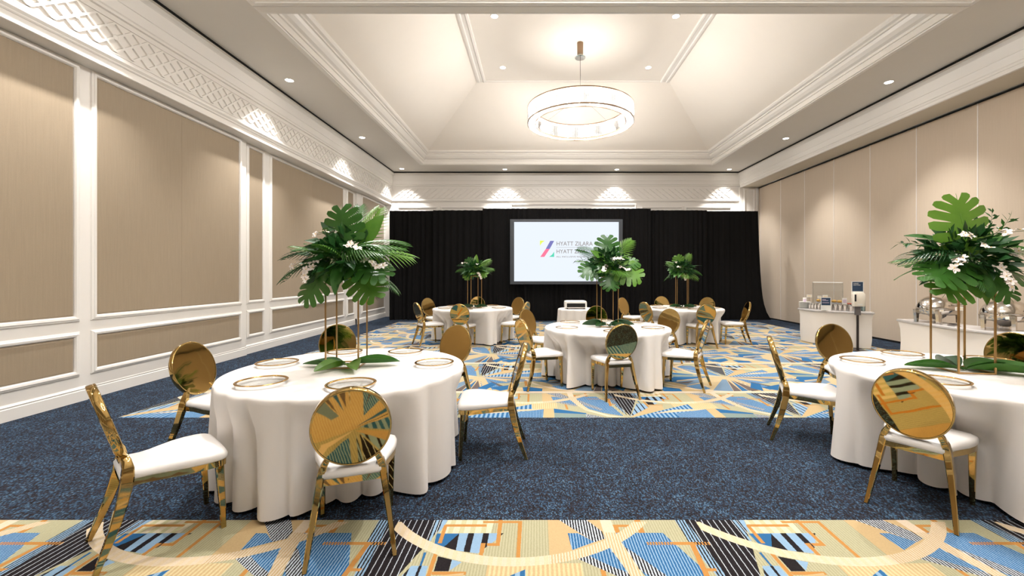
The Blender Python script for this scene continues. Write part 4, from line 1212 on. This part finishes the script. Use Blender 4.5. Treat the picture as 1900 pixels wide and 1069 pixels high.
LE = [('mo', 1, (0.0, -0.06, 0.22), (-0.10, 0.0, 1), (-0.05, -1, 0.05), 0.58),
      ('br', 1, (0.06, 0.0, 0.28), (0.42, -0.1, 0.85), (0.1, -1, 0.2), 0.36),
      ('sp', 1, (0.10, 0.0, 0.28), (0.75, 0.0, 0.75), (0, -1, 0.4), 0.46),
      ('sp', 0, (0.08, 0.0, 0.26), (0.5, 0.1, 0.85), (0, -1, 0.4), 0.44),
      ('br', 0, (0.12, 0.0, 0.26), (0.9, 0.0, 0.45), (0.1, -0.5, 1), 0.42),
      ('pa', 0, (0.10, 0.0, 0.24), (1, 0.0, 0.30), (0, -0.5, 1), 0.52),
      ('br', 0, (0.10, -0.06, 0.20), (1, -0.15, 0.20), (0.1, -0.5, 1), 0.44),
      ('mo', 2, (0.10, -0.10, 0.14), (0.85, -0.3, -0.25), (0.2, -0.6, 0.9), 0.48),
      ('mo', 0, (0.02, -0.14, 0.12), (0.25, -0.55, -0.7), (0, -0.9, 0.5), 0.40),
      ('mo', 0, (-0.10, -0.10, 0.14), (-0.85, -0.35, -0.25), (-0.2, -0.6, 0.9), 0.48),
      ('mo', 1, (-0.08, -0.12, 0.10), (-0.75, -0.35, -0.55), (-0.3, -0.8, 0.5), 0.46),
      ('pa', 2, (-0.08, -0.05, 0.22), (-1, -0.1, 0.20), (0, -0.4, 1), 0.46),
      ('sp', 0, (-0.10, -0.05, 0.20), (-1, -0.1, 0.22), (0, -0.4, 1), 0.52),
      ('br', 0, (-0.08, 0.0, 0.26), (-0.85, 0.05, 0.50), (0, -0.6, 0.9), 0.40),
      ('mo', 2, (0.0, 0.10, 0.16), (-0.3, 0.9, 0.1), (0, 0.1, 1), 0.42),
      ('br', 2, (0.04, -0.10, 0.04), (0.15, -0.25, -1), (0, -1, 0.1), 0.30),
      ('br', 2, (0.12, -0.06, 0.05), (0.30, -0.2, -1), (0, -1, 0.1), 0.28)]
FE = [((-0.14, -0.16, 0.16), (-0.7, -0.6, -0.1), 0.32), ((-0.06, -0.12, 0.32), (-0.6, -0.6, 0.2), 0.30), ((0.0, -0.20, 0.14), (0.0, -0.6, -0.4), 0.32),
      ((0.10, -0.16, 0.20), (0.5, -0.6, 0.0), 0.34), ((0.12, -0.08, 0.34), (0.7, -0.5, 0.35), 0.32), ((-0.02, -0.15, 0.26), (-0.4, -0.8, 0.1), 0.26)]
LB = [('mo', 0, (0.0, -0.05, 0.22), (0.0, 0.0, 1), (0, -1, 0.05), 0.50),
      ('pa', 1, (0.06, 0.0, 0.26), (0.62, 0.1, 0.65), (-0.2, -1, 0.4), 0.50),
      ('pa', 2, (-0.06, 0.0, 0.26), (-0.75, 0.1, 0.55), (0.2, -1, 0.4), 0.46),
      ('mo', 0, (-0.08, -0.10, 0.20), (-0.80, -0.3, -0.25), (-0.3, -0.9, 0.5), 0.46),
      ('mo', 1, (0.08, -0.10, 0.20), (0.75, -0.25, -0.35), (0.3, -0.95, 0.35), 0.56),
      ('mo', 0, (0.0, -0.12, 0.14), (0.05, -0.45, -0.8), (0, -1, 0.4), 0.42),
      ('mo', 2, (0.12, -0.05, 0.24), (0.9, 0.0, 0.15), (0.1, -0.7, 0.9), 0.44),
      ('br', 2, (-0.06, -0.08, 0.26), (-0.6, -0.2, 0.45), (0, -1, 0.5), 0.30),
      ('sp', 0, (-0.08, -0.05, 0.20), (-1, -0.1, 0.15), (0, -0.5, 1), 0.44),
      ('mo', 0, (0.0, 0.10, 0.16), (0.3, 0.9, 0.1), (0, 0.1, 1), 0.42)]
FB = [((0.02, -0.16, 0.22), (0.4, -0.6, 0.3), 0.28), ((-0.04, -0.18, 0.16), (-0.2, -0.6, -0.1), 0.26), ((0.10, -0.16, 0.14), (0.6, -0.6, 0.0), 0.26)]
LC = [('mo', 0, (-0.04, 0.0, 0.22), (-0.55, 0.0, 0.8), (-0.1, -1, 0.2), 0.38),
      ('br', 2, (0.02, 0.0, 0.22), (0.08, 0.0, 1), (0, -1, 0.1), 0.42),
      ('pa', 1, (0.05, 0.0, 0.20), (0.75, 0.0, 0.6), (0, -0.8, 0.8), 0.46),
      ('pa', 0, (-0.05, 0.0, 0.20), (-1, 0.0, 0.1), (0, -0.6, 1), 0.46),
      ('mo', 1, (0.06, -0.08, 0.14), (0.85, -0.2, -0.25), (0.2, -0.9, 0.5), 0.38),
      ('mo', 1, (-0.06, -0.08, 0.12), (-0.6, -0.3, -0.5), (-0.2, -0.9, 0.4), 0.34),
      ('pa', 1, (0.06, 0.0, 0.18), (1, 0.0, 0.15), (0, -0.6, 1), 0.46)]
FC = [((-0.12, -0.12, 0.30), (-0.5, -0.5, 0.3), 0.26), ((0.08, -0.16, 0.14), (0.5, -0.5, -0.5), 0.30), ((0.04, -0.12, 0.30), (0.3, -0.6, 0.2), 0.22)]
LD = [('mo', 1, (-0.02, 0.0, 0.22), (-0.3, 0.0, 0.9), (-0.1, -1, 0.2), 0.42),
      ('pa', 1, (0.05, 0.0, 0.20), (0.4, 0.0, 0.9), (0, -1, 0.4), 0.44),
      ('pa', 0, (0.05, 0.0, 0.20), (1, 0.0, -0.05), (0, -0.6, 1), 0.50),
      ('pa', 1, (0.03, -0.05, 0.14), (0.7, -0.3, -0.35), (0, -0.8, 0.8), 0.42),
      ('mo', 0, (-0.06, -0.06, 0.16), (-0.9, -0.2, 0.0), (-0.2, -0.8, 0.7), 0.38),
      ('pa', 1, (-0.04, -0.05, 0.20), (-0.9, -0.1, 0.5), (0, -0.8, 0.8), 0.42)]
FD = [((-0.08, -0.14, 0.20), (-0.4, -0.6, 0.2), 0.28), ((0.0, -0.16, 0.12), (0.0, -0.5, -0.6), 0.28), ((-0.12, -0.10, 0.32), (-0.5, -0.5, 0.3), 0.22)]
ZST = ZTAB + 0.748
for nm, (x, y), rz, L, Fl, sc in (('front left', (-1.61, 3.62), 0.13, LA, FA, 0.88), ('front right', (3.425, 3.43), -0.12, LE, FE, 0.88), ('middle', (1.065, 6.40), 0.10, LB, FB, 0.90),
                              ('back left', (-1.455, 10.0), 0.45, LC, FC, 0.80), ('back right', (3.42, 10.0), -0.45, LD, FD, 0.82)):
    gold_stand(x, y, rz, 'square gold wire stand in the middle of the %s table' % nm)
    arrangement(x, y, ZST, 'tall arrangement of tropical leaves and white orchids above the %s table' % nm, L, Fl, hash(nm) % 97 if False else len(nm) * 7 + int(abs(x) * 10), sc)
for ang, L, v, lab in ((180, 0.34, 0, 'pointing left'), (250, 0.30, 1, 'curling toward the camera on the left'), (305, 0.32, 1, 'curling toward the camera on the right'), (8, 0.40, 0, 'pointing right')):
    a = math.radians(ang)
    table_leaf(-1.59 + 0.03 * math.cos(a), 3.57 + 0.03 * math.sin(a), a, L, 'green leaf laid on the front left table, %s' % lab, v, 0.008 + 0.004 * (ang % 3))
for ang, L, v, lab in ((165, 0.36, 0, 'pointing left'), (75, 0.30, 2, 'standing up behind the stand'), (5, 0.42, 0, 'pointing right'), (330, 0.52, 0, 'long one reaching forward to the right')):
    a = math.radians(ang)
    table_leaf(3.42 + 0.03 * math.cos(a), 3.42 + 0.03 * math.sin(a), a, L, 'green leaf laid on the front right table, %s' % lab, v, 0.008 + 0.004 * (ang % 3))
for ang, L, lab in ((190, 0.34, 'curled up at the far left'), (225, 0.24, 'lying in front left of the stand'), (270, 0.22, 'lying in front of the stand'), (315, 0.26, 'lying in front right of the stand'), (350, 0.34, 'reaching to the right')):
    a = math.radians(ang)
    table_leaf(1.06 + 0.05 * math.cos(a), 6.36 + 0.05 * math.sin(a), a, L, 'dark glossy leaf on the middle table, %s' % lab, 2)
for nm, cx in (('back left', -1.46), ('back right', 3.42)):
    for ang, lab in ((185, 'pointing left'), (240, 'pointing forward and left'), (300, 'pointing forward and right'), (355, 'pointing right')):
        a = math.radians(ang)
        table_leaf(cx + 0.05 * math.cos(a), 9.97 + 0.05 * math.sin(a), a, 0.27, 'small dark leaf under the stand of the %s table, %s' % (nm, lab), 2, group='dark leaves on the %s table' % nm)

# ------------------------------------------------------------------ projector on its small table
round_table(0.93, 9.75, 0.43, 'small round projector table under a white cloth')
cloth(0.93, 9.75, 0.43, 'white cloth on the small round projector table', 77, (), 13)
pj = thing('projector', 'white projector with black front grille on the small round table', 'projector', (0.885, 9.72, ZTAB))
m = MB()
def rrect(w, d, z, r=0.05):
    pts = []
    for cx, cy, a0 in ((w - r, d - r, 0), (-w + r, d - r, 90), (-w + r, -d + r, 180), (w - r, -d + r, 270)):
        for k in range(5):
            a = math.radians(a0 + 22.5 * k); pts.append((cx + r * math.cos(a), cy + r * math.sin(a), z))
    return pts
m.rings([rrect(.235, .17, .025), rrect(.25, .18, .04), rrect(.25, .18, .145), rrect(.24, .17, .172), rrect(.20, .14, .182)])
m.build('housing', 'plastic_white', pj, SM)
gr = MB().box(-0.205, 0.205, -0.186, -0.176, 0.040, 0.128).build('front_grille', 'plastic_black', pj)
for k in range(7):
    MB().box(-0.195, 0.195, -0.190, -0.185, 0.048 + k * 0.0115, 0.052 + k * 0.0115).build('grille_slat', 'plastic_black', gr)
for a in (-0.19, 0.19):
    for b in (-0.13, 0.13):
        MB().lathe([(0.016, 0.0), (0.016, 0.03)], 10, (a, b, 0)).build('foot', 'plastic_black', pj)

# ------------------------------------------------------------------ buffet counters
def bez(p0, p1, p2, n=20):
    return [((1 - t) ** 2 * p0[0] + 2 * t * (1 - t) * p1[0] + t * t * p2[0], (1 - t) ** 2 * p0[1] + 2 * t * (1 - t) * p1[1] + t * t * p2[1]) for t in [i / n for i in range(n + 1)]]
def counter(front, back, label, h=0.76, inset=0.05, waist=0.0):
    cx = sum(p[0] for p in front) / len(front); cy = sum(p[1] for p in front) / len(front)
    o = thing('buffet_counter', label, 'counter', (cx, cy, 0))
    loop = front + back[::-1]
    mx, my = sum(p[0] for p in loop) / len(loop), sum(p[1] for p in loop) / len(loop)
    def off(s, z): return [(mx + (px - mx) * s - cx, my + (py - my) * s - cy, z) for px, py in loop]
    def ins(d, z):
        r = []
        for px, py in loop:
            L = math.hypot(px - mx, py - my); r.append((px - (px - mx) / L * d - cx, py - (py - my) / L * d - cy, z))
        return r
    MB().rings([ins(0.012, h - 0.04), ins(0.0, h - 0.03), ins(0.0, h - 0.008), ins(0.008, h)]).build('counter_top', 'counter_top', o, SM)
    MB().rings([ins(inset + 0.02, 0.01), ins(inset + waist * 0.6, 0.18), ins(inset + waist, 0.40), ins(inset + waist * 0.6, 0.6), ins(inset * 0.6, h - 0.04)]).build('skirt', 'counter_skirt', o, SM)
    return o
counter(bez((6.12, 9.98), (5.98, 9.12), (6.93, 8.72)), bez((6.45, 10.15), (6.75, 9.62), (7.05, 8.95)), 'far curved buffet counter with pale skirt and grey top by the partition')
counter(bez((6.34, 7.50), (5.98, 6.30), (6.36, 4.9)), bez((6.62, 7.45), (6.72, 6.3), (6.85, 4.95)), 'near curved buffet counter carrying two chafing dishes beside the partition', waist=0.03)

# ------------------------------------------------------------------ chafing dishes
def make_chafer(label, x, y, rz, s=1.0):
    o = thing('chafing_dish', label, 'chafing dish', (x, y, 0.761), rz, 'roll-top chafing dishes')
    W, D = 0.29, 0.25
    # roll-top lid: half dome
    m = MB(); rr = []
    for k in range(11):
        a = PI / 2 * k / 10
        rr.append([(W * math.cos(a) ** 0.85 * math.cos(2 * PI * i / 40), D * math.cos(a) ** 0.85 * math.sin(2 * PI * i / 40), 0.215 + 0.225 * math.sin(a)) for i in range(40)])
    rr[-1] = [(0.01 * math.cos(2 * PI * i / 40), 0.01 * math.sin(2 * PI * i / 40), 0.44) for i in range(40)]
    m.rings(rr); m.build('roll_top_lid', 'steel', o, True)
    MB().lathe([(0.27, 0.135), (0.295, 0.15), (0.30, 0.205), (0.305, 0.212), (0.29, 0.216), (0.2, 0.214)], 40, sy=D / W).build('water_pan', 'steel', o, SM)
    MB().lathe([(0.05, 0.0), (0.052, 0.045), (0.046, 0.05), (0.06, 0.06), (0.11, 0.10), (0.135, 0.135), (0.12, 0.135)], 24).build('burner_funnel', 'steel', o, SM)
    for sgx in (-1, 1):
        for sgy in (-1, 1):
            m = MB(); x0, y0 = sgx * 0.245, sgy * 0.15
            m.rings([[(x0 + u * wv, y0 + v * 0.02, z) for u, v in ((-1, -1), (1, -1), (1, 1), (-1, 1))] for z, wv in ((0, .022), (.10, .032), (.2, .05), (.215, .05))])
            m.build('leg', 'steel', o, SM)
        MB().lathe([(0.005, -0.03), (0.028, -0.025), (0.03, 0.02), (0.005, 0.03)], 12, (sgx * 0.30, 0, 0.235)).build('hinge_knob', 'steel', o, True)
    MB().tube([(-0.10, -0.235, 0.30), (-0.10, -0.285, 0.31), (0.10, -0.285, 0.31), (0.10, -0.235, 0.30)], 0.009, 8).build('lid_handle', 'steel', o, True)
    return o
make_chafer('polished roll-top chafing dish at the far end of the near counter', 6.52, 6.93, math.radians(18))
make_chafer('polished roll-top chafing dish at the right edge, nearer than its twin', 6.58, 5.98, math.radians(28))
def card_stand(x, y, z, label, w=0.10, h=0.06, post=0.13, mat='card_tan'):
    o = thing('label_stand', label, 'card', (x, y, z), 0, 'small food label stands')
    MB().lathe([(0.002, 0.0), (0.022, 0.0), (0.022, 0.005), (0.002, 0.006)], 12).build('base', 'steel', o)
    MB().tube([(0, 0, 0.004), (0, 0, post)], 0.004, 6).build('post', 'steel', o)
    MB().box(-w / 2, w / 2, -0.003, 0.003, post, post + h).build('card', 'plastic_white', o)
    MB().box(-w / 2 * .8, w / 2 * .8, -0.0042, -0.003, post + h * .25, post + h * .75).build('card_print', mat, o)
    return o
card_stand(6.30, 6.62, 0.761, 'thin metal post with a small card before the farther chafing dish', 0.06, 0.03, 0.20)
card_stand(6.32, 6.36, 0.761, 'metal post with cream food card between the two chafing dishes', 0.13, 0.05, 0.24)
def tray(x, y, rz, label, mat='steel', L=0.13, W=0.06):
    m = MB(); m.lathe([(0.02, 0.002), (0.75, 0.002), (1.0, 0.018), (0.97, 0.020), (0.74, 0.006), (0.02, 0.006)], 24)
    m.v = [(a * L, b * W, c) for a, b, c in m.v]
    o = m.build('spoon_rest', mat, None, True); o.location = (x, y, 0.761); o.rotation_euler = (0, 0, rz)
    return tag(o, label, 'tray')
tray(6.36, 6.50, 0.5, 'small dark steel spoon rest right of the farther chafing dish')
tray(6.34, 5.56, 0.3, 'white oval spoon rest in front of the nearer chafing dish', 'plastic_white', 0.16, 0.09)

# ------------------------------------------------------------------ things on the far counter
ZK = 0.761
pm = MB(); pm.lathe([(0.01, 0.0), (0.075, 0.0), (0.12, 0.012), (0.125, 0.016), (0.118, 0.016), (0.075, 0.006), (0.01, 0.006)], 28)
pme = mesh_of(pm, 'dinner_plate', 'plastic_white')
for k in range(10):
    o = link('dinner_plate', pme); o.location = (6.26, 9.93, ZK + k * 0.0145)
    tag(o, 'white stacked plate on the far counter, %s from the bottom' % ORD[k], 'plate', 'white plates stacked on the far counter')
cm = MB(); cm.lathe([(0.03, 0.0), (0.036, 0.004), (0.043, 0.13), (0.046, 0.135), (0.043, 0.138), (0.038, 0.13), (0.03, 0.01)], 16)
cme = mesh_of(cm, 'steel_cup', 'steel')
spots = []
CUPL = bez((6.20, 9.93), (6.12, 9.20), (6.90, 8.86), 100)
for r_ in range(2):
    for k in range(11):
        p0 = CUPL[int((0.17 + 0.063 * k + 0.02 * r_) * 100)]
        spots.append((p0[0] + 0.055 + 0.085 * r_, p0[1] + 0.035 + 0.060 * r_))
for i, (a, b) in enumerate(spots):
    k = i % 11; r_ = i // 11
    o = link('steel_cup', cme); o.location = (a, b, ZK); o.scale = (0.8, 0.8, 0.95)
    tag(o, 'polished steel cup on the far counter, %s from the left in the %s row' % (ORD[k], 'front' if r_ == 0 else 'rear'), 'cup', 'steel cups on the far counter, %s row' % ('front' if r_ == 0 else 'rear'))
bmh = MB(); bmh.lathe([(0.005, 0.0), (0.04, 0.004), (0.05, 0.025), (0.042, 0.048), (0.02, 0.058), (0.004, 0.06)], 14)
bme2 = mesh_of(bmh, 'bread_roll', 'bread')
tb = tag(MB().box(-0.27, 0.27, -0.05, 0.05, 0.0, 0.15).build('serving_riser', 'counter_top'), 'low grey serving riser at the back of the far counter', 'riser')
tb.location = (6.66, 9.70, ZK); tb.rotation_euler = (0, 0, math.radians(-62))
for k in range(5):
    o = link('bread_roll', bme2); u = -0.22 + 0.11 * k
    o.location = (6.66 + u * math.cos(math.radians(-62)), 9.70 + u * math.sin(math.radians(-62)), ZK + 0.15)
    tag(o, 'small golden bread roll behind the steel cups of the far counter, %s from the left' % ORD[k], 'bread', 'bread rolls on the far counter')
jm = MB(); jm.lathe([(0.03, 0.0), (0.035, 0.004), (0.035, 0.12), (0.03, 0.13), (0.01, 0.131)], 14)
jme = mesh_of(jm, 'glass_jar', 'disc_glass'); lm_ = MB(); lm_.lathe([(0.032, 0.128), (0.037, 0.13), (0.037, 0.155), (0.005, 0.158)], 14); lme = mesh_of(lm_, 'lid', 'lid_red')
for k in range(7):
    t = k / 6.0
    o = thing('lidded_jar', 'small red-lidded glass jar on the far counter, %s from the left' % ORD[k], 'jar', (6.83 + 0.14 * t, 9.38 - 0.30 * t, ZK), 0, 'red-lidded jars on the far counter')
    link('jar_body', jme, o); link('lid', lme, o)
for x_, y_, w_, h_, p_, mt, lab in ((6.30, 10.0, 0.085, 0.14, 0.10, 'card_print', 'leftmost, above the plate stack'), (6.38, 9.96, 0.12, 0.06, 0.25, 'card_tan', 'second from the left'), (6.42, 9.66, 0.09, 0.06, 0.24, 'card_tan', 'half behind the navy sign'),
                                    (6.48, 9.56, 0.11, 0.07, 0.25, 'card_tan', 'just right of the navy sign'), (6.70, 9.26, 0.10, 0.14, 0.13, 'card_print', 'rightmost, pink print')):
    card_stand(x_, y_, ZK, 'white food card on the far counter, %s' % lab, w_, h_, p_, mt)
ts = thing('table_sign', 'navy and white upright sign standing on the far counter front', 'sign', (6.265, 9.22, ZK), math.radians(-16))
MB().box(-0.095, 0.095, -0.004, 0.004, 0.0, 0.285).build('board', 'plastic_white', ts)
MB().box(-0.085, 0.085, -0.0055, -0.004, 0.115, 0.275).build('navy_panel', 'navy_print', ts)
MB().box(-0.06, 0.06, 0.0, 0.09, 0.0, 0.006).build('foot', 'plastic_white', ts)
for z_, w_ in ((0.235, 0.07), (0.212, 0.115), (0.165, 0.13)):
    MB().box(-0.07, -0.07 + w_, -0.0065, -0.0055, z_, z_ + 0.009).build('print_line', 'card_print', ts)
sg = thing('sneeze_guard', 'clear glass sneeze guard standing on the far counter', 'glass screen', (6.56, 9.60, ZK), math.radians(-56))
MB().box(-0.30, 0.30, -0.004, 0.004, 0.02, 0.60).build('glass_pane', 'guard_glass', sg)
MB().box(-0.30, 0.30, -0.007, 0.007, 0.595, 0.612).build('top_edge', 'plastic_white', sg)
for a in (-0.30, 0.30):
    MB().box(a - 0.008, a + 0.008, -0.008, 0.008, 0.0, 0.61).build('glass_post', 'guard_glass', sg)
    MB().box(a - 0.03, a + 0.03, -0.05, 0.05, 0.0, 0.012).build('base_clamp', 'steel', sg)

# ------------------------------------------------------------------ hand sanitiser stand
hs = thing('sanitizer_stand', 'hand sanitizer dispenser on a slim dark post before the far counter', 'dispenser', (6.50, 8.62, 0), math.radians(-20))
MB().lathe([(0.01, 0.0), (0.17, 0.0), (0.17, 0.006), (0.15, 0.012), (0.01, 0.014)], 32).build('base', 'pole_dark', hs, SM)
MB().box(-0.018, 0.018, -0.018, 0.018, 0.012, 0.75).build('post', 'pole_dark', hs)
MB().box(-0.05, 0.05, -0.02, 0.02, 0.72, 0.94).build('bracket', 'bracket_grey', hs)
m = MB(); m.rings([rrect(.095, .055, .90, .02), rrect(.105, .065, .93, .03), rrect(.105, .065, 1.14, .03), rrect(.085, .05, 1.18, .03)])
m.v = [(a, b - 0.05, c) for a, b, c in m.v]
dsp = m.build('dispenser', 'plastic_cream', hs, SM)
MB().box(-0.085, -0.055, -0.119, -0.112, 1.0, 1.14).build('level_window', 'plastic_black', dsp)
MB().box(-0.03, 0.05, -0.119, -0.112, 0.93, 0.95).build('front_slot', 'plastic_white', dsp)
sgn = MB().box(-0.105, 0.105, 0.0, 0.006, 1.06, 1.40).build('sign_board', 'plastic_white', hs)
MB().box(-0.09, 0.09, -0.002, 0.0, 1.20, 1.39).build('navy_panel', 'navy_print', sgn)
text_mesh('HAND', 0.032, 'sign_lettering', 'plastic_white', sgn, (-0.075, -0.003, 1.345), 0.001)
text_mesh('SANITIZER', 0.026, 'sign_lettering', 'plastic_white', sgn, (-0.075, -0.003, 1.318), 0.001)
